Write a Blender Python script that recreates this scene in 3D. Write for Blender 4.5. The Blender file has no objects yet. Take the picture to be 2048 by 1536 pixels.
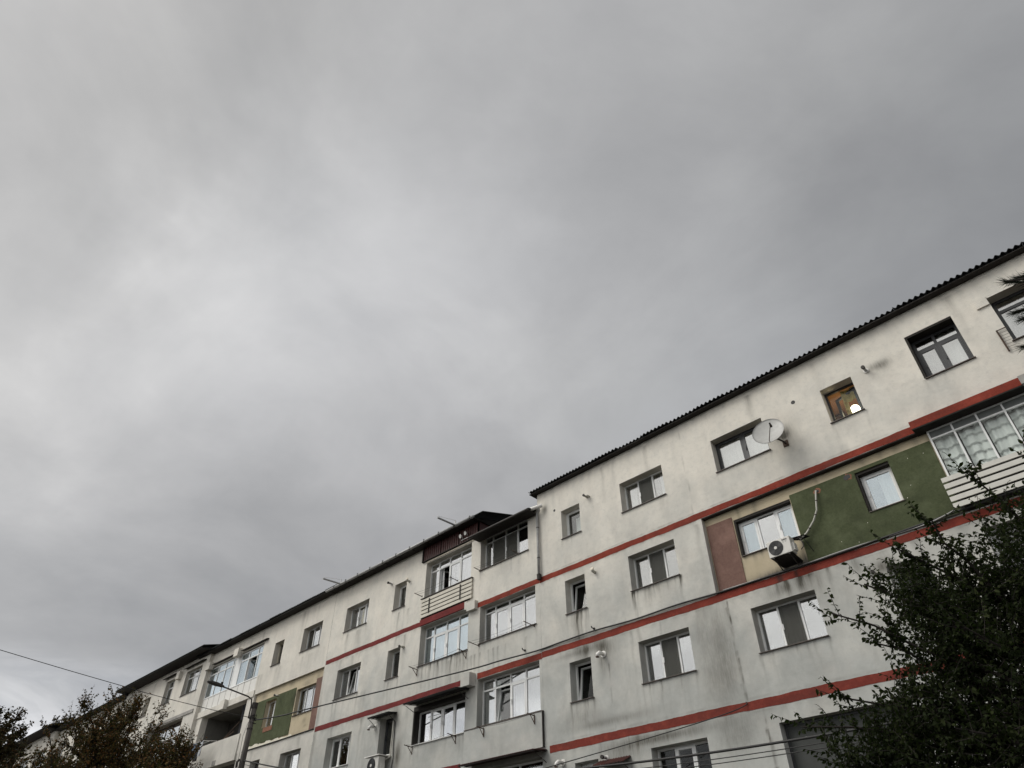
import bpy, bmesh, math, random
import numpy as np
from mathutils import Vector, Matrix, Euler
random.seed(7); RNG = np.random.RandomState(7)
S = bpy.context.scene; COL = S.collection
rad = math.radians

# ------------------------------------------------------------------ camera
cam = bpy.data.cameras.new('camera'); camo = bpy.data.objects.new('camera', cam); COL.objects.link(camo)
R_ = Vector((0.70947609, 0.70471996, -0.0036695)); U_ = Vector((0.45199307, -0.45103628, 0.76958985)); F_ = Vector((-0.54069025, 0.54766418, 0.63852799))
m = Matrix((R_, U_, -F_)).transposed().to_4x4(); m.translation = Vector((0, -17, 1.6))
camo.matrix_world = m
cam.sensor_width = 36; cam.lens = 1360.25 / 2048 * 36; cam.clip_end = 6000; cam.clip_start = .05
S.camera = camo

# ------------------------------------------------------------------ light
SUN_DIR = Vector((-0.42, -0.50, 0.78)).normalized()      # towards the bright part of the overcast
sun = bpy.data.lights.new('sun', 'SUN'); sun.energy = 1.5; sun.angle = rad(34); sun.color = (1, .965, .90)
suno = bpy.data.objects.new('sun', sun); COL.objects.link(suno)
suno.rotation_euler = SUN_DIR.to_track_quat('Z', 'Y').to_euler()
W = bpy.data.worlds.new('World'); S.world = W; W.use_nodes = True
nt = W.node_tree; nt.nodes.clear()
def N(nt, typ, **kw):
    n = nt.nodes.new(typ)
    for k, v in kw.items(): setattr(n, k, v)
    return n
def setin(n, **kw):
    for k, v in kw.items(): n.inputs[k.replace('_', ' ')].default_value = v
def ramp(nt, fac, stops):
    r = N(nt, 'ShaderNodeValToRGB'); e = r.color_ramp.elements
    while len(e) < len(stops): e.new(0.5)
    for i, (p, c) in enumerate(stops):
        e[i].position = p; e[i].color = (c if len(c) == 4 else (*c, 1))
    nt.links.new(fac, r.inputs[0]); return r.outputs[0]
def mth(nt, op, a, b=None, c=None, clamp=False):
    n = N(nt, 'ShaderNodeMath', operation=op); n.use_clamp = clamp
    for i, v in enumerate((a, b, c)):
        if v is None: continue
        if isinstance(v, (int, float)): n.inputs[i].default_value = v
        else: nt.links.new(v, n.inputs[i])
    return n.outputs[0]
def mix(nt, fac, a, b, mode='MIX'):
    n = N(nt, 'ShaderNodeMix', data_type='RGBA', blend_type=mode)
    for k, v in ((0, fac), (6, a), (7, b)):
        if isinstance(v, (int, float)): n.inputs[k].default_value = v
        elif isinstance(v, tuple): n.inputs[k].default_value = v if len(v) == 4 else (*v, 1)
        else: nt.links.new(v, n.inputs[k])
    return n.outputs[2]
def noise(nt, vec, scale, detail=4, rough=.5, dist=0.):
    n = N(nt, 'ShaderNodeTexNoise'); setin(n, Scale=scale, Detail=detail, Roughness=rough, Distortion=dist)
    if vec: nt.links.new(vec, n.inputs['Vector'])
    return n.outputs['Fac']
def mapping(nt, vec, scale=(1, 1, 1), loc=(0, 0, 0)):
    n = N(nt, 'ShaderNodeMapping'); n.inputs['Scale'].default_value = scale; n.inputs['Location'].default_value = loc
    nt.links.new(vec, n.inputs['Vector']); return n.outputs[0]

tc = N(nt, 'ShaderNodeTexCoord'); dirv = tc.outputs['Generated']
sky = N(nt, 'ShaderNodeTexSky', sky_type='NISHITA'); sky.sun_disc = False
sky.sun_elevation = math.asin(SUN_DIR.z); sky.sun_rotation = math.atan2(SUN_DIR.x, SUN_DIR.y)
sx = N(nt, 'ShaderNodeSeparateXYZ'); nt.links.new(dirv, sx.inputs[0])
zc = mth(nt, 'ADD', mth(nt, 'MAXIMUM', sx.outputs[2], 0.0), 0.22)      # cloud deck seen in perspective
cx = N(nt, 'ShaderNodeCombineXYZ')
nt.links.new(mth(nt, 'DIVIDE', sx.outputs[0], zc), cx.inputs[0]); nt.links.new(mth(nt, 'DIVIDE', sx.outputs[1], zc), cx.inputs[1])
deck = cx.outputs[0]
n1 = noise(nt, mapping(nt, deck, (1, 1, 1), (3.1, 1.7, 0)), .62, 5, .5, .35)
n2 = noise(nt, mapping(nt, deck, (1, 1, 1), (8.3, -2.2, 4)), 1.9, 7, .55, .6)
n3 = noise(nt, mapping(nt, deck, (1, 1, 1), (-5.3, 6.2, 9)), 5.5, 6, .55, .3)
cl = mth(nt, 'ADD', mth(nt, 'MULTIPLY', n1, .52), mth(nt, 'ADD', mth(nt, 'MULTIPLY', n2, .34), mth(nt, 'MULTIPLY', n3, .14)))
tone = ramp(nt, cl, [(.36, (.66, .665, .675)), (.46, (.80, .80, .805)), (.55, (.97, .97, .965)), (.66, (1.08, 1.09, 1.105))])
dp = N(nt, 'ShaderNodeVectorMath', operation='DOT_PRODUCT'); nt.links.new(dirv, dp.inputs[0]); dp.inputs[1].default_value = Vector((-.25, -.85, .45)).normalized()
lum = ramp(nt, mth(nt, 'MULTIPLY_ADD', dp.outputs['Value'], .5, .5), [(0, (.27, .278, .29)), (.30, (.325, .333, .345)), (.46, (.41, .412, .417)), (.60, (.47, .47, .472)), (.74, (.54, .537, .53)), (.92, (.84, .825, .80)), (1, (.98, .96, .92))])
# layered clouds low on the horizon
lowf = ramp(nt, mth(nt, 'ADD', sx.outputs[2], mth(nt, 'MULTIPLY', n2, .12)), [(.25, (1, 1, 1)), (.325, (0, 0, 0))])
tone = mix(nt, 1.0, tone, ramp(nt, sx.outputs[2], [(.22, (.93, .935, .94)), (.45, (.985, .98, .975)), (.75, (1.02, 1.02, 1.02))]), 'MULTIPLY')
nlow = noise(nt, mapping(nt, dirv, (3.2, 3.2, 9), (0, 2.3, 1.2)), 1.9, 7, .6, .5)
lowc = ramp(nt, nlow, [(.34, (.80, .83, .90)), (.46, (1.04, 1.07, 1.12)), (.57, (1.48, 1.49, 1.52))])
cloud = mix(nt, lowf, mix(nt, 1.0, tone, lum, 'MULTIPLY'), mix(nt, 1.0, lowc, lum, 'MULTIPLY'))
# thin bright places and thick dark banks in the cloud deck
wn = N(nt, 'ShaderNodeTexNoise'); setin(wn, Scale=2.1, Detail=6, Roughness=.6); nt.links.new(mapping(nt, deck, (.55, .55, 1), (2, 5, 0)), wn.inputs['Vector'])
ws = N(nt, 'ShaderNodeVectorMath', operation='SUBTRACT'); nt.links.new(wn.outputs['Color'], ws.inputs[0]); ws.inputs[1].default_value = (.5, .5, .5)
wm = N(nt, 'ShaderNodeVectorMath', operation='MULTIPLY_ADD'); nt.links.new(ws.outputs[0], wm.inputs[0]); wm.inputs[1].default_value = (.6, .6, .4); nt.links.new(dirv, wm.inputs[2])
wz = N(nt, 'ShaderNodeVectorMath', operation='NORMALIZE'); nt.links.new(wm.outputs[0], wz.inputs[0])
acc = None
for v, cw, am in [((-.66, .15, .73), .86, .20), ((-.79, .04, .61), .93, .13), ((-.60, .30, .74), .94, .07), ((-.58, -.12, .80), .905, -.34), ((-.36, .12, .92), .95, -.10), ((-.80, -.18, .57), .95, -.12), ((-.655, .02, .755), .985, -.13), ((.15, .61, .78), .82, -.17), ((.1, .8, .6), .88, -.10),
                  ((-.87, .18, .46), .95, -.04), ((-.66, .54, .53), .92, -.05), ((-.25, .25, .93), .95, -.06), ((-.9, .3, .33), .95, -.05)]:
    dn = N(nt, 'ShaderNodeVectorMath', operation='DOT_PRODUCT'); nt.links.new(wz.outputs[0], dn.inputs[0]); dn.inputs[1].default_value = Vector(v).normalized()
    mr = N(nt, 'ShaderNodeMapRange', interpolation_type='SMOOTHSTEP'); setin(mr, From_Min=cw, From_Max=1., To_Min=0., To_Max=am); nt.links.new(dn.outputs['Value'], mr.inputs['Value'])
    acc = mr.outputs[0] if acc is None else mth(nt, 'ADD', acc, mr.outputs[0])
cloud = mix(nt, 1.0, cloud, mth(nt, 'ADD', acc, 1.0), 'MULTIPLY')
bg1 = N(nt, 'ShaderNodeBackground'); nt.links.new(cloud, bg1.inputs[0]); bg1.inputs[1].default_value = 1.0
bg2 = N(nt, 'ShaderNodeBackground'); nt.links.new(sky.outputs[0], bg2.inputs[0]); bg2.inputs[1].default_value = .08
mx = N(nt, 'ShaderNodeMixShader'); mx.inputs[0].default_value = .96
nt.links.new(bg2.outputs[0], mx.inputs[1]); nt.links.new(bg1.outputs[0], mx.inputs[2])
wo = N(nt, 'ShaderNodeOutputWorld'); nt.links.new(mx.outputs[0], wo.inputs[0])
S.view_settings.view_transform = 'Standard'; S.view_settings.look = 'None'; S.view_settings.exposure = 0.37; S.view_settings.gamma = 1
S.view_settings.use_curve_mapping = False
S.cycles.use_denoising = True
S.cycles.max_bounces = 6; S.cycles.transparent_max_bounces = 12; S.cycles.caustics_reflective = False; S.cycles.caustics_refractive = False

# ------------------------------------------------------------------ materials
MAT = {}
def material(name, color, rough=.7, metal=0., var=.12, vscale=3., bump=0., bscale=40., spec=.5, emit=None, trans=0):
    if name in MAT: return MAT[name]
    M = bpy.data.materials.new(name); M.use_nodes = True; t = M.node_tree; b = t.nodes['Principled BSDF']
    g = N(t, 'ShaderNodeNewGeometry')
    n = noise(t, g.outputs['Position'], vscale, 5, .6)
    c1 = tuple(max(0, x * (1 - var)) for x in color); c2 = tuple(min(1, x * (1 + var)) for x in color)
    t.links.new(ramp(t, n, [(.3, c1), (.7, c2)]), b.inputs['Base Color'])
    b.inputs['Roughness'].default_value = rough; b.inputs['Metallic'].default_value = metal
    b.inputs['Specular IOR Level'].default_value = spec
    if bump:
        nb = noise(t, g.outputs['Position'], bscale, 4, .6); bp = N(t, 'ShaderNodeBump'); setin(bp, Strength=bump, Distance=.01)
        t.links.new(nb, bp.inputs['Height']); t.links.new(bp.outputs[0], b.inputs['Normal'])
    if emit: b.inputs['Emission Color'].default_value = (*emit[0], 1); b.inputs['Emission Strength'].default_value = emit[1]
    MAT[name] = M; return M

def plaster(name, warm, cool, zlo=6., zhi=14.5, grime=(.10, .095, .08), tan=True):
    """rendered wall: warm at the top, greyer lower down from weathering and from fainter light painted in; 'dirt' attribute carries the stains"""
    M = bpy.data.materials.new(name); M.use_nodes = True; t = M.node_tree; b = t.nodes['Principled BSDF']
    g = N(t, 'ShaderNodeNewGeometry'); P = g.outputs['Position']
    s = N(t, 'ShaderNodeSeparateXYZ'); t.links.new(P, s.inputs[0])
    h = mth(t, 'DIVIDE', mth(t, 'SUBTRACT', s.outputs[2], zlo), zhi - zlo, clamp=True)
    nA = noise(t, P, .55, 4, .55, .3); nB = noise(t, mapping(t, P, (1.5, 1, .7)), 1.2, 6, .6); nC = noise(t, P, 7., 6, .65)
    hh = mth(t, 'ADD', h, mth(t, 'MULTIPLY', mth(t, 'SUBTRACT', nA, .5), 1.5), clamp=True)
    base = mix(t, hh, cool, warm)  # height blend: weathering and weaker light low down, both in the colour
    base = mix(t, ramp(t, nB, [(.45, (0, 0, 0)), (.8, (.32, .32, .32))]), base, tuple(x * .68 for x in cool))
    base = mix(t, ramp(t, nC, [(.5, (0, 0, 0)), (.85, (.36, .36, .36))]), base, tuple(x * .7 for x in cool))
    nD = noise(t, P, 1.3, 5, .6)
    if tan: base = mix(t, ramp(t, nD, [(.5, (0, 0, 0)), (.8, (.2, .2, .2))]), base, (.64, .56, .49))
    if not tan:
        nF = noise(t, P, 16., 6, .7); nG = noise(t, P, 2.4, 6, .65)
        base = mix(t, ramp(t, nF, [(.4, (0, 0, 0)), (.72, (.55, .55, .55))]), base, tuple(x * .58 for x in cool))
        base = mix(t, ramp(t, nG, [(.48, (0, 0, 0)), (.74, (.5, .5, .5))]), base, tuple(min(1, x * 1.35 + .02) for x in warm))
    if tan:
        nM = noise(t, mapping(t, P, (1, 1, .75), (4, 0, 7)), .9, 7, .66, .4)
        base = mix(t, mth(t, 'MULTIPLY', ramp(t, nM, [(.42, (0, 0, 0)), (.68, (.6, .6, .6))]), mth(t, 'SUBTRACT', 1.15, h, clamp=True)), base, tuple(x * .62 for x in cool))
    at = N(t, 'ShaderNodeAttribute', attribute_name='dirt')
    nE = noise(t, mapping(t, P, (22, 22, 3)), 1., 5, .65)
    d = mth(t, 'MULTIPLY', at.outputs['Fac'], mth(t, 'MULTIPLY_ADD', nE, 2.0, .35), clamp=True)
    base = mix(t, d, base, grime)
    t.links.new(base, b.inputs['Base Color']); b.inputs['Roughness'].default_value = .92; b.inputs['Specular IOR Level'].default_value = .2
    f1 = noise(t, P, 55, 5, .7); f2 = noise(t, P, 2.2, 3, .5)
    bp = N(t, 'ShaderNodeBump'); setin(bp, Strength=.6, Distance=.014)
    t.links.new(mth(t, 'ADD', f1, mth(t, 'MULTIPLY', f2, 2.5)), bp.inputs['Height']); t.links.new(bp.outputs[0], b.inputs['Normal'])
    MAT[name] = M; return M
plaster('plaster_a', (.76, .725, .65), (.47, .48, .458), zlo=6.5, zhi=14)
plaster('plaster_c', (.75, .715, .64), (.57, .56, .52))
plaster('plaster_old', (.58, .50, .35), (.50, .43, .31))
plaster('render_green', (.084, .098, .050), (.072, .086, .044), grime=(.03, .035, .02), tan=False)
plaster('render_mauve', (.21, .125, .10), (.19, .115, .095), tan=False)
plaster('render_red', (.27, .047, .027), (.19, .04, .03), grime=(.06, .03, .025), tan=False)
plaster('render_red_dark', (.19, .032, .03), (.16, .032, .032), grime=(.05, .03, .03), tan=False)
material('pvc_white', (.78, .79, .78), .35, var=.05)
material('pvc_beige', (.55, .50, .40), .5, var=.08)
material('pvc_dark', (.035, .037, .04), .4, var=.2)
material('sill_metal', (.055, .04, .032), .5, var=.4, vscale=9)
material('sill_white', (.7, .7, .68), .5)
material('roof_sheet', (.022, .024, .023), .85, var=.35, vscale=5)
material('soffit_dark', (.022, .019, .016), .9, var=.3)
material('cladding_red', (.05, .010, .007), .55, var=.3, vscale=4)
material('galvanised', (.34, .34, .335), .5, metal=.15, var=.2, vscale=8)
material('iron_dark', (.03, .026, .023), .6, metal=.3, var=.3)
material('rusty', (.06, .035, .022), .8, var=.4, vscale=12)
material('rubber', (.012, .012, .012), .6, var=.1)
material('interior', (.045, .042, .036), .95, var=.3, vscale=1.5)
material('curtain_white', (.74, .75, .74), .9, var=.08)
material('curtain_grey', (.30, .31, .30), .9, var=.15)
material('curtain_yellow', (.55, .42, .16), .9, var=.35, vscale=9)
material('orange_wall', (.22, .105, .04), .9, var=.2)
material('concrete', (.30, .29, .27), .92, var=.22, vscale=2.5, bump=.4, bscale=30)
material('concrete_pole', (.06, .054, .048), .92, var=.3, vscale=3, bump=.5, bscale=40)
material('slat_white', (.58, .57, .52), .6, var=.1)
material('panel_grey', (.11, .12, .115), .45, var=.12, vscale=2)
material('shutter_dark', (.032, .036, .033), .6, var=.2)
material('loggia_paint', (.16, .155, .14), .9, var=.15)
material('slat_cream', (.60, .57, .49), .6, var=.1)
material('panel_white', (.72, .71, .67), .4, var=.05)
material('ac_body', (.62, .61, .57), .45, var=.08)
material('ac_grille', (.02, .021, .022), .5, var=.2)
material('dish_grey', (.41, .41, .395), .5, var=.1, vscale=7)
material('white_plastic', (.72, .71, .68), .5, var=.08)
material('tube_cream', (.43, .42, .37), .6, var=.1)
material('bark', (.018, .014, .011), .95, var=.35, vscale=14, bump=.6, bscale=60)
material('cloth_black', (.012, .014, .018), .95, var=.3)
material('cloth_blue', (.09, .13, .19), .95, var=.3)
material('cloth_pale', (.45, .47, .50), .95, var=.2)
material('foam', (.72, .69, .58), .9, var=.2, vscale=12)
material('brick_raw', (.22, .10, .06), .95, var=.4, vscale=16)
material('lampglow', (1, .93, .75), .5, emit=((1, .88, .62), 5.0))
def leafmat(name, cols, rough=.6, scale=3., spec=.35, trans=0.):
    M = bpy.data.materials.new(name); M.use_nodes = True; t = M.node_tree; b = t.nodes['Principled BSDF']
    g = N(t, 'ShaderNodeNewGeometry'); n = noise(t, g.outputs['Position'], scale, 4, .7)
    r = mth(t, 'ADD', mth(t, 'MULTIPLY', n, .75), mth(t, 'MULTIPLY', g.outputs['Random Per Island'], .35))
    t.links.new(ramp(t, r, [(.3 + .5 * i / max(1, len(cols) - 1), c) for i, c in enumerate(cols)]), b.inputs['Base Color'])
    b.inputs['Roughness'].default_value = rough; b.inputs['Specular IOR Level'].default_value = spec
    if trans:
        o_ = t.nodes['Material Output']; tl = N(t, 'ShaderNodeBsdfTranslucent'); tl.inputs[0].default_value = (.05, .085, .015, 1); ms = N(t, 'ShaderNodeMixShader'); ms.inputs[0].default_value = trans * .6
        t.links.new(b.outputs[0], ms.inputs[1]); t.links.new(tl.outputs[0], ms.inputs[2]); t.links.new(ms.outputs[0], o_.inputs[0])
    MAT[name] = M; return M
leafmat('leaf_pear', [(.008, .013, .004), (.016, .023, .008), (.032, .040, .013)], rough=.85, spec=.12, trans=.25)
leafmat('leaf_autumn', [(.034, .038, .013), (.085, .046, .018), (.050, .052, .016), (.14, .062, .020), (.050, .034, .013)], rough=.85, scale=.9, spec=.15, trans=.15)
leafmat('leaf_dark', [(.026, .034, .014), (.048, .040, .017), (.075, .036, .015)], rough=.85, spec=.12)
leafmat('needle', [(.014, .024, .014), (.03, .042, .022)])
def glassmat(name, lo, hi, tint=(1, 1, 1)):
    M = bpy.data.materials.new(name); M.use_nodes = True; t = M.node_tree; t.nodes.clear()
    o = N(t, 'ShaderNodeOutputMaterial'); tr = N(t, 'ShaderNodeBsdfTransparent'); tr.inputs[0].default_value = (.92, .94, .93, 1)
    gl = N(t, 'ShaderNodeBsdfGlossy'); gl.inputs['Roughness'].default_value = .015; gl.inputs[0].default_value = (*tint, 1)
    g = N(t, 'ShaderNodeNewGeometry'); nz = noise(t, g.outputs['Position'], 1.6, 2, .5)
    bp = N(t, 'ShaderNodeBump'); setin(bp, Strength=.05, Distance=.012); t.links.new(nz, bp.inputs['Height']); t.links.new(bp.outputs[0], gl.inputs['Normal'])
    lw = N(t, 'ShaderNodeLayerWeight'); lw.inputs['Blend'].default_value = .5
    f = N(t, 'ShaderNodeMapRange'); setin(f, From_Min=0., From_Max=.8, To_Min=lo, To_Max=hi); t.links.new(lw.outputs['Facing'], f.inputs['Value'])
    mxs = N(t, 'ShaderNodeMixShader'); t.links.new(f.outputs[0], mxs.inputs[0]); t.links.new(tr.outputs[0], mxs.inputs[1]); t.links.new(gl.outputs[0], mxs.inputs[2])
    t.links.new(mxs.outputs[0], o.inputs[0]); MAT[name] = M; return M
glassmat('glass', .2, .5); glassmat('glass_clear', .05, .2); glassmat('glass_dark', .012, .04); glassmat('glass_bright', .31, .58, (.97, .98, 1)); glassmat('glass_blue', .25, .55, (.84, .93, 1))
def screenmat():
    M = bpy.data.materials.new('insect_mesh'); M.use_nodes = True; t = M.node_tree; t.nodes.clear()
    o = N(t, 'ShaderNodeOutputMaterial'); tr = N(t, 'ShaderNodeBsdfTransparent'); d = N(t, 'ShaderNodeBsdfDiffuse'); d.inputs[0].default_value = (.10, .10, .09, 1)
    mxs = N(t, 'ShaderNodeMixShader'); mxs.inputs[0].default_value = .6; t.links.new(tr.outputs[0], mxs.inputs[1]); t.links.new(d.outputs[0], mxs.inputs[2]); t.links.new(mxs.outputs[0], o.inputs[0])
    MAT['insect_mesh'] = M
screenmat()

# ------------------------------------------------------------------ mesh helpers
class MB:
    def __init__(s): s.v = []; s.f = []
    def add(s, vs, fs):
        n = len(s.v); s.v += [tuple(v) for v in vs]; s.f += [tuple(i + n for i in f) for f in fs]; return s
    def box(s, x0, x1, y0, y1, z0, z1):
        return s.add([(x, y, z) for z in (z0, z1) for y in (y0, y1) for x in (x0, x1)],
                     [(0, 2, 3, 1), (4, 5, 7, 6), (0, 1, 5, 4), (2, 6, 7, 3), (0, 4, 6, 2), (1, 3, 7, 5)])
    def bar(s, a, b, w, h=None, n=4):
        return s.tube([a, b], w, n=n)
    def tube(s, pts, r, n=8, cap=True):
        pts = [Vector(p) for p in pts]; rs = r if isinstance(r, (list, tuple)) else [r] * len(pts)
        t0 = (pts[1] - pts[0]).normalized(); up = Vector((0, 0, 1)) if abs(t0.z) < .9 else Vector((0, 1, 0))
        rings = []; base = len(s.v); a = t0.cross(up).normalized()
        for i, p in enumerate(pts):
            t = (pts[min(i + 1, len(pts) - 1)] - pts[max(i - 1, 0)]).normalized()
            a = (a - t * a.dot(t)).normalized(); c = t.cross(a)
            for k in range(n):
                an = 2 * math.pi * (k + .5) / n; s.v.append(tuple(p + (a * math.cos(an) + c * math.sin(an)) * rs[i]))
        for i in range(len(pts) - 1):
            for k in range(n):
                k2 = (k + 1) % n; b0 = base + i * n; b1 = b0 + n; s.f.append((b0 + k, b0 + k2, b1 + k2, b1 + k))
        if cap:
            s.f.append(tuple(base + k for k in range(n))[::-1]); s.f.append(tuple(base + (len(pts) - 1) * n + k for k in range(n)))
        return s
    def disc(s, c, ax, r0, r1, d, n=20):   # a short cylinder / cone along ax
        c = Vector(c); ax = Vector(ax).normalized(); return s.tube([c, c + ax * d], [r0, r1], n=n)
    def build(s, name, mat, parent=None, smooth=False):
        me = bpy.data.meshes.new(name); me.from_pydata(s.v, [], s.f); me.update()
        o = bpy.data.objects.new(name, me); COL.objects.link(o)
        if mat: me.materials.append(MAT[mat] if isinstance(mat, str) else mat)
        if parent: o.parent = parent
        if smooth: me.polygons.foreach_set('use_smooth', [True] * len(me.polygons))
        return o
def tag(o, label=None, cat=None, group=None, kind=None):
    if label: o['label'] = label
    if cat: o['category'] = cat
    if group: o['group'] = group
    if kind: o['kind'] = kind
    return o
def thing(name, label, cat, loc=(0, 0, 0), group=None):
    o = bpy.data.objects.new(name, None); COL.objects.link(o); o.location = (0, 0, 0); o.empty_display_size = .3
    return tag(o, label, cat, group)
def place(root, loc):
    """children were built in world coordinates: move the empty to the thing's base and shift them back"""
    root.location = loc
    for c in root.children: c.location = (c.location[0] - loc[0], c.location[1] - loc[1], c.location[2] - loc[2])

# wall with openings, stained
def wall(name, mat, parent, u0, u1, z0, z1, y, ops, depth, step=.05, dirt=None, thick=0.):
    xs = set(np.round(np.arange(u0, u1 + 1e-6, (u1 - u0) / max(1, round((u1 - u0) / step))), 4)); zs = set(np.round(np.arange(z0, z1 + 1e-6, (z1 - z0) / max(1, round((z1 - z0) / step))), 4))
    def snap(st, v):
        c = min(st, key=lambda q: abs(q - v))
        if abs(c - v) < step * .45 and c not in (min(st), max(st)): st.discard(c)
        st.add(round(v, 4))
    for (a, b, c, d) in ops:
        for q in (a, b):
            if u0 < q < u1: snap(xs, q)
        for q in (c, d):
            if z0 < q < z1: snap(zs, q)
    for (a, b, c, d) in ops:
        xs.update(round(q, 4) for q in (a, b) if u0 < q < u1); zs.update(round(q, 4) for q in (c, d) if z0 < q < z1)
    X = np.array(sorted(xs)); Z = np.array(sorted(zs)); nx, nz = len(X), len(Z)
    U, V = np.meshgrid(X, Z); verts = np.stack([U.ravel(), np.full(U.size, y), V.ravel()], 1)
    xc = (X[:-1] + X[1:]) / 2; zc_ = (Z[:-1] + Z[1:]) / 2; keep = np.ones((nz - 1, nx - 1), bool)
    for (a, b, c, d) in ops: keep[np.ix_((zc_ > c) & (zc_ < d), (xc > a) & (xc < b))] = False
    J, I = np.nonzero(keep); a = J * nx + I; faces = np.stack([a, a + 1, a + nx + 1, a + nx], 1)
    ev, ef = [], []
    n0 = len(verts)
    def quad(*p):
        k = n0 + len(ev); ev.extend(p); ef.append((k, k + 1, k + 2, k + 3))
    for (a, b, c, d) in ops:
        yb = y + depth
        if a > u0 + 1e-3: quad((a, y, c), (a, y, d), (a, yb, d), (a, yb, c))
        if b < u1 - 1e-3: quad((b, y, c), (b, yb, c), (b, yb, d), (b, y, d))
        if d < z1 - 1e-3: quad((a, y, d), (b, y, d), (b, yb, d), (a, yb, d))
        if c > z0 + 1e-3: quad((a, y, c), (a, yb, c), (b, yb, c), (b, y, c))
    if thick:
        yb = y + thick
        quad((u0, y, z0), (u0, y, z1), (u0, yb, z1), (u0, yb, z0)); quad((u1, y, z0), (u1, yb, z0), (u1, yb, z1), (u1, y, z1))
        quad((u0, y, z1), (u1, y, z1), (u1, yb, z1), (u0, yb, z1)); quad((u0, y, z0), (u0, yb, z0), (u1, yb, z0), (u1, y, z0))
    allv = np.vstack([verts, np.array(ev).reshape(-1, 3)]) if ev else verts
    allf = np.vstack([faces, np.array(ef)]) if ef else faces
    me = bpy.data.meshes.new(name); me.vertices.add(len(allv)); me.vertices.foreach_set('co', allv.astype(np.float32).ravel())
    me.loops.add(allf.size); me.loops.foreach_set('vertex_index', allf.astype(np.int32).ravel())
    me.polygons.add(len(allf)); me.polygons.foreach_set('loop_start', np.arange(0, allf.size, 4, dtype=np.int32)); me.polygons.foreach_set('loop_total', np.full(len(allf), 4, np.int32))
    me.update(); me.validate()
    g = np.zeros(len(allv), np.float32)
    if dirt: g = dirt(allv[:, 0], allv[:, 2]).astype(np.float32); g[n0:] *= .5
    at = me.attributes.new('dirt', 'FLOAT', 'POINT'); at.data.foreach_set('value', g)
    o = bpy.data.objects.new(name, me); COL.objects.link(o); me.materials.append(MAT[mat]); o.parent = parent
    return o
class Dirt:
    def __init__(s, seed): s.r = random.Random(seed); s.st = []; s.bl = []; s.vl = []; s.hl = []
    def vline(s, u, z0, z1, w, a): s.vl.append((u, z0, z1, w, a))
    def hline(s, z, u0, u1, h, a): s.hl.append((z, u0, u1, h, a))
    def sill(s, a, b, z, k=5, amt=.5, ln=.7):
        for i in range(k):
            u = a if i == 0 else (b if i == 1 else s.r.uniform(a, b))
            s.st.append((u + s.r.uniform(-.02, .02), z, s.r.uniform(.018, .05), s.r.uniform(.35, 1) * ln, s.r.uniform(.35, 1) * amt * (1.25 if i < 2 else .8)))
        s.st.append(((a + b) / 2, z, (b - a) * .42, .22, amt * .22))
    def streak(s, u, z, w, l, a): s.st.append((u, z, w, l, a))
    def blob(s, u, z, ru, rz, a): s.bl.append((u, z, ru, rz, a))
    def __call__(s, U, Z):
        g = np.zeros_like(U)
        for (u, z, w, l, a) in s.st:
            m_ = (np.abs(U - u) < 3 * w) & (Z <= z) & (Z > z - 3 * l)
            wob = u + .02 * np.sin(Z[m_] * 7 + u * 5)
            g[m_] += a * np.exp(-((U[m_] - wob) / w) ** 2) * np.exp(-(z - Z[m_]) / l)
        for (u, z0, z1, w, a) in s.vl:
            m_ = (np.abs(U - u) < 4 * w + .1) & (Z > z0) & (Z < z1); Zm = Z[m_]
            g[m_] += a * np.exp(-((U[m_] - u - .02 * np.sin(Zm * 3.1) - .01 * np.sin(Zm * 13)) / w) ** 2) * (.55 + .45 * np.sin(Zm * 5.3 + u) * np.sin(Zm * 2.1))
        for (z, u0, u1, h, a) in s.hl:
            m_ = (Z <= z) & (Z > z - 4 * h) & (U > u0) & (U < u1); Um = U[m_]
            g[m_] += a * np.exp(-(z - Z[m_]) / h) * np.clip(.5 + .5 * np.sin(Um * 1.7) * np.sin(Um * 4.9 + 1) + .25 * np.sin(Um * 17), 0, 1)
        for (u, z, ru, rz, a) in s.bl: g += a * np.exp(-(((U - u) / ru) ** 2 + ((Z - z) / rz) ** 2))
        return np.clip(g, 0, .95)

CURT = {}
def curtain_mesh(u0, u1, z0, z1, y, folds=12, ruffle=0, amp=.03):
    nx = max(16, int((u1 - u0) * 30)); nz = 2 if not ruffle else 72; b = MB(); r = random.Random(int(u0 * 100) + int(z0 * 10))
    ph = [r.uniform(0, 6) for _ in range(4)]
    for j in range(nz + 1):
        z = z0 + (z1 - z0) * j / nz
        for i in range(nx + 1):
            u = u0 + (u1 - u0) * i / nx
            yy = y + amp * math.sin(u * folds * 2 + ph[0] + .6 * math.sin(u * 5 + ph[1])) + amp * .5 * math.sin(u * folds * 4.3 + ph[2])
            if ruffle:
                t = (z - z0) / (z1 - z0) * ruffle + .12 * math.sin(u * 8 + ph[3]); fr = t - math.floor(t); yy -= .055 * (1 - fr) ** .8
            b.v.append((u, yy, z))
    for j in range(nz):
        for i in range(nx):
            a = j * (nx + 1) + i; b.f.append((a, a + 1, a + nx + 2, a + nx + 1))
    return b

def frame_boxes(b, u0, u1, z0, z1, y0, y1, w):
    b.box(u0, u1, y0, y1, z1 - w, z1).box(u0, u1, y0, y1, z0, z0 + w).box(u0, u0 + w, y0, y1, z0 + w, z1 - w).box(u1 - w, u1, y0, y1, z0 + w, z1 - w)

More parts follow.
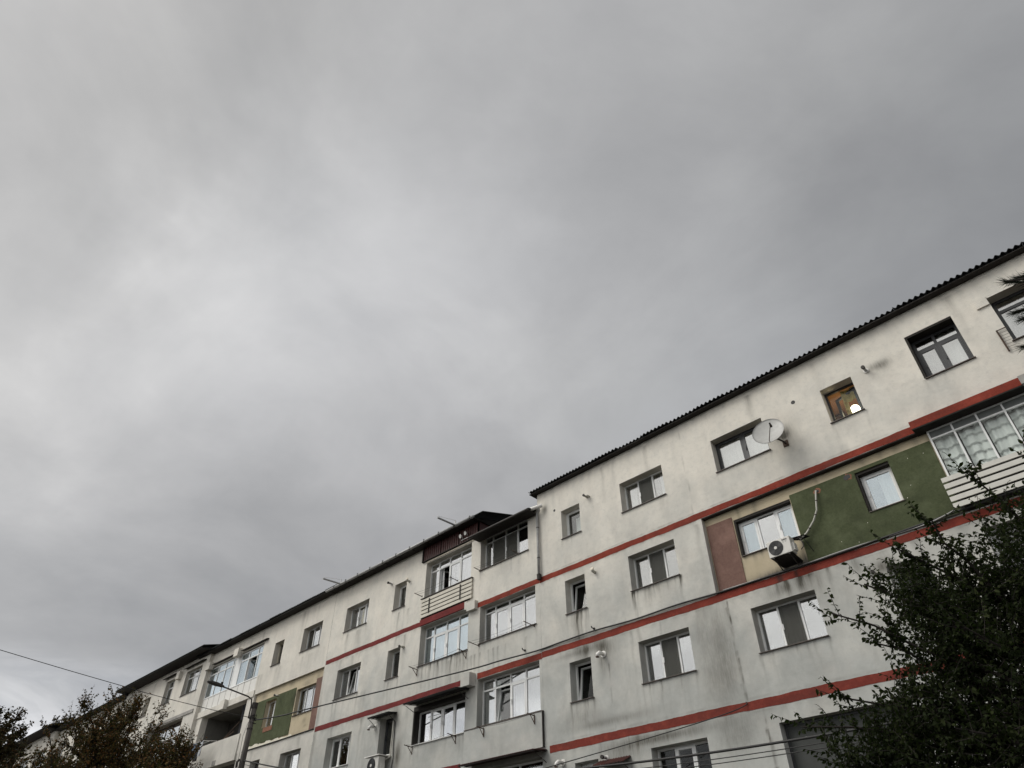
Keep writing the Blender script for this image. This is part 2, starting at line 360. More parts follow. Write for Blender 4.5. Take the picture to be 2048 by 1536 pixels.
def window(block, ops, rd, cols=(1 / 3, 2 / 3), mat='pvc_white', transom=0, y=0., sashes=(1,), tilt=(), screens=(), glass='glass', curtains=(), sill='sill_metal', sillp=.05,
           open_=(), glasses={}, label=None, fw=.055, room='interior', roomd=1.4, reveal_shade=False):
    u0, u1, z0, z1 = ops; ou0, oz1 = u0, z1
    if reveal_shade: u0 += .05; z1 -= .07 * reveal_shade
    yf = y + rd - .07; yb = yf + .06
    f = MB(); frame_boxes(f, u0, u1, z0, z1, yf, yb, fw)
    cu = [u0] + [u0 + c * (u1 - u0) for c in cols] + [u1]; zt = z1 - transom if transom else z1
    for c in cu[1:-1]:
        f.box(c - fw * .5, c + fw * .5, yf - .004, yb - .004, z0 + fw, z1 - fw)
    if transom:
        for i in range(len(cu) - 1):
            f.box(cu[i] + fw * .5 + (fw * .5 if i == 0 else 0), cu[i + 1] - fw * .5 - (fw * .5 if i == len(cu) - 2 else 0), yf - .002, yb, zt - fw * .5, zt + fw * .5)
    wo_ = f.build('window', mat, block)
    if label: wo_['label'] = label
    for i in range(len(cu) - 1):
        a = cu[i] + (fw if i == 0 else fw * .5); b_ = cu[i + 1] - (fw if i == len(cu) - 2 else fw * .5); zb = z0 + fw; ztop = (zt - fw * .5) if transom else z1 - fw
        if transom:
            MB().box(a, b_, yf + .02, yf + .028, zt + fw * .5, z1 - fw).build('pane', glasses.get(('t', i), glasses.get(i, glass)), wo_)
        gm = glasses.get(i, glass)
        if i in open_:
            sa = MB(); sw = b_ - a
            frame_boxes(sa, 0, sw, 0, ztop - zb, 0, .05, .055); so = sa.build('sash', mat, wo_); so.location = (a, yb, zb); so.rotation_euler = (0, 0, rad(68))
            pn = MB().box(.055, sw - .055, .02, .026, .055, ztop - zb - .055).build('pane', gm, wo_); pn.location = so.location; pn.rotation_euler = so.rotation_euler
            continue
        if i in sashes or i in tilt:
            sa = MB(); sw = b_ - a - .004; sh = ztop - zb - .004
            frame_boxes(sa, 0, sw, 0, sh, 0, .055, .055); so = sa.build('sash', mat, wo_); so.location = (a + .002, yf - .012, zb + .002)
            pn = MB().box(.055, sw - .055, .02, .026, .055, sh - .055).build('pane', gm, wo_); pn.location = so.location
            MB().box(.012, .032, -.03, 0, sh * .42, sh * .56).build('window_handle', mat, wo_).location = so.location
            if i in tilt:
                so.location.y += .05; pn.location.y += .05
                so.rotation_euler = pn.rotation_euler = (rad(-9), 0, 0)
        else:
            MB().box(a, b_, yf + .02, yf + .028, zb, ztop).build('pane', gm, wo_)
        if i in screens:
            frame_ = MB().box(a, b_, yf - .02, yf - .017, zb, ztop); frame_.build('insect_screen', 'insect_mesh', wo_)
    for (cmat, a, b_, c, d, ruf) in curtains:
        c_ = curtain_mesh(u0 + .03 + a * (u1 - u0 - .06), u0 + .03 + b_ * (u1 - u0 - .06), z0 + c * (z1 - z0), z0 + d * (z1 - z0) - .02, yb + .11, ruffle=ruf)
        c_.build('curtain', cmat, wo_, smooth=True)
    if sill:
        MB().box(u0 - .03, u1 + .03, y - sillp, y + .0, z0 - .022, z0 - .002).box(u0 + .003, u1 - .003, y, yf + .0, z0 + .001, z0 + .010).build('sill', sill, wo_)
    if reveal_shade: MB().box(ou0 + .001, u1 - .001, y + .012, yb, z1, oz1 - .001).box(ou0 + .001, u0, y + .012, yb, z0 + .001, z1).build('reveal_shade_strip', 'soffit_dark', wo_)  # dark strips along head and left jamb put reveal shade into the colour
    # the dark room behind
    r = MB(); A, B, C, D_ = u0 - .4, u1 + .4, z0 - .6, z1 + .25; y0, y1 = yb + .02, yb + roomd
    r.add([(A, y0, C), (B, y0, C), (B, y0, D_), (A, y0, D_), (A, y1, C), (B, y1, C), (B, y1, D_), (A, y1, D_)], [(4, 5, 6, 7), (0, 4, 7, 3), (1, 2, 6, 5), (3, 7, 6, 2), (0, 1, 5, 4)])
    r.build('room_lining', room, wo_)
    return wo_

# corrugated sheeting, one object per sheet
def wave_sheet_mesh(width, length, pitch, amp, slope, th=.012):
    n = int(round(width / pitch)); k = 8; m_ = n * k; b = MB()
    for t in (0, th):
        for L in (0, length):
            for i in range(m_ + 1): b.v.append((i * width / m_, L * math.cos(slope), L * math.sin(slope) + amp * math.cos(2 * math.pi * i / k) + t))
    r = m_ + 1
    for i in range(m_):
        b.f.append((i, i + r, i + r + 1, i + 1)); b.f.append((i + 2 * r, i + 2 * r + 1, i + 3 * r + 1, i + 3 * r)); b.f.append((i, i + 1, i + 1 + 2 * r, i + 2 * r))
    me = bpy.data.meshes.new('roof_sheet'); me.from_pydata(b.v, [], b.f); me.update(); return me
def roof(block, u0, u1, zw, over, y=0., wavy=True, slope=rad(14), ph=0., rise=.05, mat='roof_sheet'):
    """eave: soffit boards, rafters' fascia, then sheets running up to the ridge"""
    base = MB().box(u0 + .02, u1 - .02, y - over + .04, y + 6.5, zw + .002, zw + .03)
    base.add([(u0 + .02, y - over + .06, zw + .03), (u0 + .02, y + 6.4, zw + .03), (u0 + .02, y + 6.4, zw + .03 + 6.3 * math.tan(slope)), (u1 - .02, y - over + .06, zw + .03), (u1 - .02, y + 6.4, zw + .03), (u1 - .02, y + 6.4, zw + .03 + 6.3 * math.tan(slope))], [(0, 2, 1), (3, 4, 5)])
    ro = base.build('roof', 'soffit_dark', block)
    if wavy:
        W_ = .153 * 7; me = wave_sheet_mesh(W_, 6.8, .153, .034, slope); me.materials.append(MAT[mat]); n = int(math.ceil((u1 - u0) / W_))
        for i in range(n):
            o = bpy.data.objects.new('roof_sheet', me); COL.objects.link(o); o.parent = ro
            o.location = (u0 + i * W_, y - over + random.uniform(-.03, .02), zw + rise + .03 + (i % 2) * .008 + random.uniform(-.008, .008)); o.rotation_euler = (random.uniform(-.004, .004), random.uniform(-.006, .006), random.uniform(-.004, .004))
    else:
        W_ = 1.1; n = int(math.ceil((u1 - u0) / W_)); t = .03
        me = bpy.data.meshes.new('roof_sheet'); L = 6.8; c, s_ = math.cos(slope), math.sin(slope)
        b = MB(); b.add([(0, 0, 0), (W_, 0, 0), (W_, L * c, L * s_), (0, L * c, L * s_), (0, 0, t), (W_, 0, t), (W_, L * c, L * s_ + t), (0, L * c, L * s_ + t)], [(0, 3, 2, 1), (4, 5, 6, 7), (0, 1, 5, 4), (1, 2, 6, 5), (3, 0, 4, 7)])
        me.from_pydata(b.v, [], b.f); me.update(); me.materials.append(MAT[mat])
        for i in range(n):
            o = bpy.data.objects.new('roof_sheet', me); COL.objects.link(o); o.parent = ro; o.location = (u0 + i * W_, y - over, zw + rise + .02 + (i % 2) * .004)
    return ro
def shell(block, u0, u1, z1, y0=.9, y1=12., mat='plaster_c'):
    b = MB(); b.add([(u0, y0, -1), (u0, y1, -1), (u0, y1, z1), (u0, y0, z1)], [(0, 3, 2, 1)]); b.add([(u1, y0, -1), (u1, y1, -1), (u1, y1, z1), (u1, y0, z1)], [(0, 1, 2, 3)])
    b.add([(u0, y1, -1), (u1, y1, -1), (u1, y1, z1), (u0, y1, z1)], [(0, 1, 2, 3)])
    return b.build('rear_wall', mat, block)

# ------------------------------------------------------------------ ground
gb = MB(); gb.add([(-900, -900, 0), (900, -900, 0), (900, 900, 0), (-900, 900, 0)], [(0, 1, 2, 3)]); material('ground_earth', (.045, .042, .03), .95, var=.3, vscale=.4)
tag(gb.build('ground', 'ground_earth'), kind='structure')
material('asphalt', (.05, .05, .052), .9, var=.2, vscale=2, bump=.3); material('paving', (.11, .105, .1), .9, var=.15, vscale=2)
tag(MB().box(-200, 60, -16, -7.2, -.1, .004).build('road', 'asphalt'), kind='structure')
tag(MB().box(-200, 60, -7.2, -7.05, -.1, .12).box(-200, 60, -16.15, -16, -.1, .12).build('kerb', 'concrete'), kind='structure')
tag(MB().box(-200, 60, -7.05, -4.8, -.1, .1).build('pavement', 'paving'), kind='structure')

# ================================================================== BLOCK A (right, nearest)
A = thing('apartment_block', 'nearest grey block with red bands and wavy dark eave, right of the drainpipe', 'apartment building', group='joined blocks of the terrace')
dA = Dirt(3)
S0, S1 = -14.3, -13.43; T0, T1 = -11.62, -9.88; P0, P1 = -7.95, -6.17; Q0, Q1 = -4.38, -3.48; K0, K1 = -1.87, -.68
rows = {4: (12.79, 13.9), 3: (10.07, 11.22), 2: (7.35, 8.52), 1: (4.5, 5.71)}
L0, L1 = -18.58, -15.62
opsA = []
for r, (a, b) in rows.items():
    opsA += [(S0, S1, a, b), (T0, T1, a, b)]
opsA += [(-8.0, -6.24, 12.75, 13.91), (P0, P1, 7.35, 8.5), (-7.9, -4.9, 4.4, 5.71)]
opsA += [(Q0, Q1, 12.73, 13.88), (Q0, Q1, 7.38, 8.52), (K0, K1, 12.82, 14.28), (.19, 1.95, 12.81, 14.28), (-2.2, 2.2, 7.38, 8.7)]
recA = (-8.84, 3.2, 9.19, 11.50)
opsA.append(recA)
for (a, b, c, d) in opsA[:-1]:
    lowr = c < 12
    dA.sill(a, b, c - .01, 7 if lowr else 4, .60 if lowr else .22, .55 if lowr else .45)
dA.sill(T0, T1, 10.05, 9, .75, .4); dA.streak(-13.85, 10.06, .05, .9, .8); dA.streak(-13.68, 10.06, .035, .8, .55); dA.streak(-13.95, 10.06, .08, 1.4, .35)
# soot and rain marks, and dark patches on the wall behind the dish
for (u, z, ru, rz, a) in [(-5.75, 13.0, .22, .2, .75), (-5.7, 13.25, .5, .34, .22), (-2.75, 13.84, .36, .13, .38), (-2.6, 13.72, .2, .15, .25), (-12.8, 8.62, .35, .25, .4), (-13.2, 8.8, .5, .2, .35), (-13.6, 8.7, .12, .28, .5),
        (-13.0, 8.3, .16, .5, .35), (-6.9, 8.78, .16, .2, .35), (-6.5, 8.75, .08, .25, .35), (-7.3, 8.7, .2, .2, .2), (-6.0, 8.7, .1, .35, .3), (-4.4, 8.55, .3, .2, .6), (-5.0, 8.75, .12, .25, .4),
        (-8.95, 8.2, .25, 1.0, .18), (-8.9, 7.2, .4, .9, .2), (-9.3, 6.9, .5, .5, .2), (-9.0, 5.6, .6, .4, .3), (-12.6, 5.7, .8, .2, .35), (-15.1, 14.3, .14, .2, .5), (-11.2, 5.95, 1.8, .12, .22), (-14.0, 6.85, .9, .2, .2), (-15.0, 5.5, .4, .5, .35)]: dA.blob(u, z, ru, rz, a)
for i in range(60): dA.streak(dA.r.uniform(-15.4, 3), dA.r.choice([14.9, 11.4, 8.9, 6.1, 8.9, 6.1]), dA.r.uniform(.03, .12), dA.r.uniform(.3, 1.4), dA.r.uniform(.06, .26))
for i in range(12): dA.streak(-8.62 + dA.r.uniform(-.03, .05), dA.r.uniform(6.3, 8.9), .022, .3, .25)
for i in range(10): dA.streak(-8.2 + dA.r.uniform(-.03, .05), dA.r.uniform(4.3, 6.1), .022, .3, .45)
for zz in (11.505, 8.925, 6.095): dA.hline(zz, -15.4, 8, .07, .4)
for zz in (11.78, 9.2, 6.40): dA.hline(zz, -15.4, 8, .05, .3)
dA.hline(15.04, -15.4, 8, .10, .35)
dA.vline(-8.60, 6.3, 8.92, .014, .5); dA.vline(-8.2, 3.4, 6.1, .014, .4); dA.vline(-12.3, 3.4, 6.1, .012, .4); dA.vline(-4.75, 3.4, 8.9, .012, .45); dA.vline(-9.05, 11.7, 15, .015, .25); dA.vline(-12.75, 6.3, 8.9, .01, .4)
dA.blob(-9.4, 7.9, .6, .8, .2); dA.blob(-12.9, 6.6, 1.4, .12, .35); dA.blob(-11.5, 5.9, 1.5, .12, .4); dA.blob(-14.2, 8.75, .8, .1, .3); dA.blob(-6.75, 8.7, .5, .2, .2)
for uu, aa in ((-7.1, .5), (-6.82, .8), (-6.4, .9), (-6.15, .4), (-5.72, .6)): dA.streak(uu, 8.95, .06, .3, aa)
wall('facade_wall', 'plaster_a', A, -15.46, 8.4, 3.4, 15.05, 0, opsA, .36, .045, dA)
MB().box(-15.46, 8.4, 0, .36, -1, 3.4).build('plinth_wall', 'concrete', A)
# left gable step above block A2 and shell
wall('gable_wall', 'plaster_a', A, -15.46, -15.455, 13.9, 15.05, 0, [], .1, 1)
gw = MB().add([(-15.46, 0, 12), (-15.46, 12, 12), (-15.46, 12, 15.05), (-15.46, 0, 15.05)], [(0, 3, 2, 1)]); gw.build('gable_wall', 'plaster_a', A)
shell(A, -15.44, 8.4, 15.04, .4)
roof(A, -15.68, 8.6, 15.05, .26)
# old uninsulated part, set back
dR = Dirt(5)
for i in range(20): dR.streak(dR.r.uniform(-8.8, -2.4), dR.r.choice([11.5, 10.0]), dR.r.uniform(.03, .1), .5, dR.r.uniform(.1, .3))
dR.sill(P0, P1, 10.0, 9, .8, .25); dR.blob(-7.0, 9.25, .9, .12, .6); dR.blob(-6.3, 9.35, .5, .25, .6); dR.blob(-7.6, 9.2, 1.2, .06, .7)
rw = (-7.93, -6.17, 10.02, 11.15); rs = (-4.34, -3.47, 10.0, 11.14)
wall('old_wall', 'plaster_old', A, -8.83, 3.19, 9.2, 11.49, .16, [rw, rs, (-2.38, 3.19, 9.2, 11.49)], .24, .05, dR)
dG = Dirt(9)
for i in range(40): dG.blob(dG.r.uniform(-6.1, -2.4), dG.r.uniform(9.2, 11.2), dG.r.uniform(.05, .3), dG.r.uniform(.05, .2), dG.r.uniform(.05, .3))
wall('render_panel', 'render_green', A, -6.15, -2.42, 9.2, 11.235, .135, [rs], .03, .06, dG, thick=.03)['label'] = 'green render panel'
wall('render_panel', 'render_mauve', A, -8.80, -7.955, 9.2, 11.26, .14, [], .03, .06, dG, thick=.03)['label'] = 'mauve render panel'
# bands
def band(u0, u1, z0, z1, mat='render_red', y=-.014, blk=None):
    d = Dirt(int(abs(u0) * 10)); 
    for i in range(int((u1 - u0) * 2)): d.blob(d.r.uniform(u0, u1), d.r.uniform(z0, z1), d.r.uniform(.05, .4), .08, d.r.uniform(.05, .25))
    if abs(z0 - 8.92) < .1 and blk is A: d.blob(-6.95, 9.0, .08, .2, .8); d.blob(-6.5, 9.0, .05, .2, .7)
    flat = y > -.03
    o = wall('red_band', mat, blk, u0, u1, z0, z1, -.006 if flat else y, [], .01, .07, d, thick=0 if flat else -y)
    if flat:      # hand-painted edges
        r = random.Random(int(z0 * 100 + abs(u0)))
        ph = [r.uniform(0, 6) for _ in range(3)]
        for v in o.data.vertices:
            for k, zz in enumerate((z0, z1)):
                if abs(v.co.z - zz) < 1e-3: v.co.z += .007 * math.sin(v.co.x * 1.9 + ph[k]) + .004 * math.sin(v.co.x * 7.3 + ph[2] + k) + r.uniform(-.004, .004)
    return o
band(-15.45, -2.62, 11.51, 11.705, blk=A); band(-15.45, 8.4, 8.93, 9.125, blk=A); band(-15.25, 8.4, 6.10, 6.31, blk=A)
band(-2.61, 3.2, 11.49, 11.70, y=-.24, blk=A)
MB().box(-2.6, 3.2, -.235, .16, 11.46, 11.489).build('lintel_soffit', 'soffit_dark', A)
MB().box(-8.84, -2.6, -.0, .16, 11.475, 11.503).build('lintel_soffit', 'soffit_dark', A)  # dark slab at the recess head, its shade put into the colour
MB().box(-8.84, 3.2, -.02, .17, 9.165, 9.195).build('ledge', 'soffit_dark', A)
MB().box(-.14, .10, -.36, -.245, 11.44, 11.66).build('bracket', 'concrete', A)
MB().box(-.11, .18, -.045, .0, 14.06, 14.35).build('render_patch', 'plaster_a', A)
# windows of block A
W3 = dict(cols=(.335, .665), sashes=(1,), screens=(1,))
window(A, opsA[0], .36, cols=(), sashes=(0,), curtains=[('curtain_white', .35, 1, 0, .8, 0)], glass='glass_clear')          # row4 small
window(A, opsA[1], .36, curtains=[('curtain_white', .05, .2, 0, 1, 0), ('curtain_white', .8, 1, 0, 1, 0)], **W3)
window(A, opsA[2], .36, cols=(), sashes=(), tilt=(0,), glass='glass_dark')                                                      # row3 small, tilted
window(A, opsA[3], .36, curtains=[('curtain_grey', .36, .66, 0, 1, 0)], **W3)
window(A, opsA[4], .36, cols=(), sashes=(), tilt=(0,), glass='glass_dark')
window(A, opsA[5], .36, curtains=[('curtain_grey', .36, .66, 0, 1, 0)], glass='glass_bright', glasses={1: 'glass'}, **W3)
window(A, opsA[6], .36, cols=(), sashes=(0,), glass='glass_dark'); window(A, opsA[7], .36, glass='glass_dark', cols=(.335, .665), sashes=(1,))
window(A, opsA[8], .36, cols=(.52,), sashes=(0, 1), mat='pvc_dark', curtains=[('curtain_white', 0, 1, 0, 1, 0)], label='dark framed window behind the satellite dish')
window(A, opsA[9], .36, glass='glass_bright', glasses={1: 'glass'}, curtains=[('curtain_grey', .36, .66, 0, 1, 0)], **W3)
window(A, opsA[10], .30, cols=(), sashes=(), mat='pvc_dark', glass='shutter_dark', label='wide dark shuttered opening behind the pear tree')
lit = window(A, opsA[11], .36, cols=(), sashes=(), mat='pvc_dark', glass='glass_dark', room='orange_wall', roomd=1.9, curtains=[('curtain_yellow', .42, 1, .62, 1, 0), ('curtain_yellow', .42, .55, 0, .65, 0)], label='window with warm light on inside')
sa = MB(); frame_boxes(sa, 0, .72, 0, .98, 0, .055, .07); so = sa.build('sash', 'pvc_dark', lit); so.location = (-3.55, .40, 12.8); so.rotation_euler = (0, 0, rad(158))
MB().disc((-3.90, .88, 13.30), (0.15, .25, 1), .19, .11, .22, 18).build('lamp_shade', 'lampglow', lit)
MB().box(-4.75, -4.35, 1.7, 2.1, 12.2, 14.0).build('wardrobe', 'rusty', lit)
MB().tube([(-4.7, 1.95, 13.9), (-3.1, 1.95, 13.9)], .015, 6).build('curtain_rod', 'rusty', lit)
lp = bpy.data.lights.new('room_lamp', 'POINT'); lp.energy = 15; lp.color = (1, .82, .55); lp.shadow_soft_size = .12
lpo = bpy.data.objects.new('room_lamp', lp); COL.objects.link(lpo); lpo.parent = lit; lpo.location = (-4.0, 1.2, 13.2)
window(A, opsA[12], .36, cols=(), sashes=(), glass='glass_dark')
window(A, opsA[13], .36, reveal_shade=.8, cols=(.47,), sashes=(0, 1), mat='pvc_dark', transom=.36, fw=.075, curtains=[('curtain_grey', 0, .5, 0, 1, 0), ('curtain_white', .5, 1, 0, 1, 0)], label='dark framed two leaf window with top lights')
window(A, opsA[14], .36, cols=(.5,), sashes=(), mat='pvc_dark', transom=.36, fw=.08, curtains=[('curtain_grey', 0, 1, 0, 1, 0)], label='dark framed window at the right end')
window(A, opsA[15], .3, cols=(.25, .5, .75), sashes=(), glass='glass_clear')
window(A, rw, .24, y=.16, reveal_shade=True, cols=(.33, .66), sashes=(0, 2), glass='glass_blue', curtains=[('curtain_grey', .0, .33, 0, 1, 0), ('curtain_grey', .66, 1, 0, 1, 0)], glasses={1: 'glass_bright'}, sill='sill_metal', label='three leaf window in the old cream wall')
window(A, rs, .24, y=.16, reveal_shade=True, cols=(), sashes=(0,), glass='glass_blue', glasses={0: 'glass_blue'}, curtains=[('curtain_white', .45, 1, 0, 1, 0)], label='small window in the green panel')
# glazed balcony at the right end
gbz = (-2.38, 3.19, 10.03, 11.455)
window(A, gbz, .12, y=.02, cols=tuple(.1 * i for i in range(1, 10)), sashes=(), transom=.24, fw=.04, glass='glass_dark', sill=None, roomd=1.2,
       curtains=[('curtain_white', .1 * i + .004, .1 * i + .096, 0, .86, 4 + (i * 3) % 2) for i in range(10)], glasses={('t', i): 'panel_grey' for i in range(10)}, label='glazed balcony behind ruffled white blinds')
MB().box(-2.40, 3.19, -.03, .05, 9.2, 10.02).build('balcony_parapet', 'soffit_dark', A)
for i in range(5):
    z = 9.89 - i * .165
    MB().box(-2.49, 3.19, -.24, -.215, z, z + .115).build('slat', 'slat_white', A)
for k in range(5): MB().box(-2.3 + k * 1.3, -2.25 + k * 1.3, -.213, -.03, 9.22, 10.0).build('slat_post', 'iron_dark', A)
# iron bracket frame left of the right-end window
rl = MB().tube([(0, -.04, 12.56), (0, -.04, 13.24)], .022, 6).tube([(-.01, -.04, 13.23), (.2, -.04, 13.23)], .014, 6)
for k in range(6): rl.tube([(0, -.04, 12.68 + k * .09), (.2, -.03, 12.68 + k * .09)], .004, 4)
rl.build('iron_frame', 'rusty', A)
# holes left by old pipes
for (u, z, r) in [(-5.19, 13.91, .062), (-4.56, 11.11, .07), (-14.61, 14.06, .05)]:
    y = .0 if z != 11.11 else .135
    MB().disc((u, y - .006, z), (0, 1, 0), r, r, .005, 16).build('vent_hole', 'rubber', A)
for (u, z, rr) in ((-4.50, 11.13, .14), (-5.38, 11.05, .12)):
    q_ = random.Random(int(u * 10)); pts = [(u + rr * q_.uniform(.5, 1.2) * math.cos(k * .52), .1335, z + rr * q_.uniform(.45, .95) * math.sin(k * .52)) for k in range(12)]
    MB().add([(u, .1335, z)] + pts, [(0, 1 + k, 1 + (k + 1) % 12) for k in range(12)]).build('broken_render', 'brick_raw', A)
    q_ = random.Random(int(u * 20)); pts = [(u + rr * .5 * q_.uniform(.5, 1.2) * math.cos(k * .7), .1325, z + rr * .5 * q_.uniform(.5, 1.1) * math.sin(k * .7)) for k in range(9)]
    MB().add([(u, .1325, z)] + pts, [(0, 1 + k, 1 + (k + 1) % 9) for k in range(9)]).build('broken_hole', 'rubber', A)
for (u, z) in ((-3.02, 11.0), (-2.65, 10.98), (-3.2, 10.3), (-5.2, 9.5), (-4.8, 9.35), (-4.45, 9.75), (-3.38, 10.02)):
    MB().disc((u, .1335, z), (.2, 1, 0), .010, .007, .002, 5).build('plaster_chip', 'foam', A)

# ================================================================== BLOCK A2: loggia bay of block A, lower eave
B2 = thing('apartment_block', 'narrow loggia bay with low eave just left of the drainpipe', 'apartment building', group='joined blocks of the terrace')
d2 = Dirt(11)
lo4 = (-18.58, -15.98, 12.97, 14.45); lo3 = (-18.53, -15.68, 10.14, 11.505); lo2 = (-18.56, -15.58, 7.36, 8.9); lo1 = (-18.6, -15.56, 4.6, 6.06)
ops2 = [lo4, lo3, lo2, lo1]
for o_ in ops2: d2.sill(o_[0], o_[1], o_[2], 9, .35, .5)
for i in range(16): d2.streak(d2.r.uniform(-19, -15.5), d2.r.choice([9.8, 7.2]), .04, d2.r.uniform(.3, .8), d2.r.uniform(.15, .45))
for zz in (11.505, 8.9, 7.3): d2.hline(zz, -19, -15.5, .07, .4)
for uu in (-18.2, -17.9, -17.3, -16.6, -16.1): d2.streak(uu, 7.3, .04, .5, .6)
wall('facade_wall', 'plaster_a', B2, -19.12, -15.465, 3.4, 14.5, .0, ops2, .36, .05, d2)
MB().box(-19.12, -15.465, 0, .36, -1, 3.4).build('plinth_wall', 'concrete', B2)
shell(B2, -19.1, -15.48, 14.2, .4)
r2 = MB().add([(-18.74, -.5, 14.27), (-15.475, -.5, 14.27), (-15.475, 6, 16.3), (-18.74, 6, 16.3), (-18.74, -.5, 14.33), (-15.475, -.5, 14.33), (-15.475, 6, 16.36), (-18.74, 6, 16.36)], [(0, 3, 2, 1), (4, 5, 6, 7), (0, 1, 5, 4), (0, 4, 7, 3), (1, 2, 6, 5)])
r2.build('roof', 'roof_sheet', B2)
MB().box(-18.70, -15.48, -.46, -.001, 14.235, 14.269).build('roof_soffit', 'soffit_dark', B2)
MB().tube([(-18.72, -.53, 14.25), (-15.47, -.53, 14.25)], .05, 10).build('gutter', 'iron_dark', B2)
band(-18.66, -15.462, 11.63 - .115, 11.81 - .105, blk=B2); band(-18.58, -15.462, 8.915, 9.12, blk=B2)
window(B2, lo4, .34, cols=(.165, .446, .70), transom=.29, sashes=(1, 2), screens=(1, 2), glass='glass_bright', glasses={('t', 0): 'glass_clear', ('t', 1): 'glass_clear', ('t', 2): 'glass_clear', ('t', 3): 'glass_clear', 1: 'glass_clear', 2: 'glass_clear'})
window(B2, lo3, .34, cols=(.2, .46, .72), transom=.23, sashes=(1, 2), glass='glass_bright', glasses={('t', 0): 'glass_clear', ('t', 1): 'glass_clear', ('t', 2): 'glass_clear'})
window(B2, lo2, .34, cols=(.215, .466, .71), transom=.36, sashes=(2,), tilt=(1,), glass='glass_bright', glasses={1: 'glass_clear', ('t', 0): 'glass_bright'}, curtains=[('curtain_white', 0, .24, 0, .97, 0), ('curtain_white', .47, 1, 0, .97, 0)])
window(B2, lo1, .34, cols=(.3, .6), sashes=(), glass='glass_clear')
MB().box(-19.1, -15.47, -.075, -.0, 6.3, 7.30).build('parapet_panel', 'plaster_a', B2)
MB().box(-19.1, -15.44, -.09, .0, 7.302, 7.332).build('parapet_cap', 'sill_metal', B2)
MB().box(-15.468, -15.448, -.085, .0, 6.3, 7.30).build('edge_trim', 'iron_dark', B2)
for (z0, z1, y) in ((11.46, 11.80, -.16), (8.70, 9.14, -.30)):
    MB().box(-19.13, -18.67, y, -.001, z0, z1).build('corbel', 'plaster_a', B2)
# drainpipe between the blocks
dp_ = thing('drainpipe', 'grey downpipe from the low eave down to the red band', 'drainpipe')
MB().tube([(-15.22, -.2, 14.33), (-15.28, -.12, 14.28), (-15.40, -.085, 14.2), (-15.40, -.085, 13), (-15.40, -.085, 11.78)], .05, 12).build('pipe', 'galvanised', dp_, smooth=True)
MB().tube([(-15.53, -.3, 14.36), (-15.22, -.21, 14.38), (-15.10, -.12, 14.42)], [.07, .075, .07], 12).build('gutter_end', 'white_plastic', dp_)
MB().disc((-15.40, -.085, 11.60), (0, 0, 1), .075, .085, .19, 12).build('shoe', 'iron_dark', dp_)
for z in (13.6, 12.4): MB().disc((-15.40, -.085, z), (0, 0, 1), .058, .058, .03, 12).build('bracket', 'iron_dark', dp_)

# ================================================================== BLOCK B
B = thing('apartment_block', 'middle block with eave gutter and dark red cladding over its loggia', 'apartment building', group='joined blocks of the terrace')
dB = Dirt(21)
bS = (-24.15, -23.31); bT = (-27.85, -26.07)
g4 = (-22.0, -19.06, 12.83, 14.38); g3 = (-22.05, -19.17, 10.1, 11.66); g2 = (-22.07, -19.17, 7.31, 8.62); g1 = (-22.05, -19.2, 4.6, 6.05)
opsB = [(*bS, 12.92, 14.08), (*bT, 12.91, 14.05), (*bS, 10.03, 11.20), (*bT, 9.97, 11.21), (*bS, 7.22, 8.6), (*bT, 7.26, 8.45), g4, g3, g2, g1, (*bS, 4.6, 5.7), (*bT, 4.6, 5.7)]
for o_ in opsB: dB.sill(o_[0], o_[1], o_[2], 6, .42 if o_[2] < 12 else .25, .6)
for i in range(40): dB.streak(dB.r.uniform(-28.9, -19.2), dB.r.choice([11.6, 9.9, 8.8, 12.7]), dB.r.uniform(.03, .1), dB.r.uniform(.3, 1.2), dB.r.uniform(.08, .3))
for i in range(9): dB.streak(dB.r.uniform(-22, -19.2), 10.08, .03, .6, .4)
dB.blob(-23.2, 8.5, .25, .35, .6); dB.blob(-22.85, 7.1, .2, .5, .7); dB.blob(-28.9, 8.6, .1, 2, .3)
for zz in (11.70, 8.87, 6.2, 15.16): dB.hline(zz, -29, -19.2, .08, .4)
for i in range(12): dB.streak(-22 + i * .24, 10.09, .03, dB.r.uniform(.3, .8), dB.r.uniform(.3, .8))
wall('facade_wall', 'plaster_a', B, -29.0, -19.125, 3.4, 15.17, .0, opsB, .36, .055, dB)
MB().box(-29.0, -19.125, 0, .36, -1, 3.4).build('plinth_wall', 'concrete', B)
shell(B, -28.98, -19.14, 15.1, .4)
# right flank of the upper storey, clad in red sheet
cladr = roof(B, -29.1, -18.62, 15.17, .40, wavy=False, slope=rad(16))
ck = MB().add([(-18.72, .03, 14.3), (-18.72, 5, 14.6), (-18.72, 5, 16.4), (-18.72, .03, 15.18)], [(0, 1, 2, 3)]); ck.build('flank_cladding', 'cladding_red', B)
def ribbed(u0, u1, z0, z1, y, n=1):
    b = MB(); xs = []; u = u0
    while u < u1 - 1e-4:
        w = .14; xs += [(u, y), (min(u + .09, u1), y), (min(u + .10, u1), y - .025), (min(u + .13, u1), y - .025)]; u += w
    xs.append((u1, y))
    for (a, q) in xs: b.v += [(a, q, z0), (a, q, z1)]
    for i in range(len(xs) - 1): b.f.append((2 * i, 2 * i + 2, 2 * i + 3, 2 * i + 1))
    return b
for i in range(3): ribbed(-22.2 + i * 1.16, -22.2 + (i + 1) * 1.16 - .01, 14.52, 15.17, -.03 - .002 * i).build('cladding_sheet', 'cladding_red', B)
MB().box(-22.24, -22.2, -.10, .0, 14.5, 15.17).build('cladding_edge', 'iron_dark', B)
MB().box(-22.26, -18.70, -.09, -.0, 14.49, 14.52).build('cladding_flashing', 'soffit_dark', B)
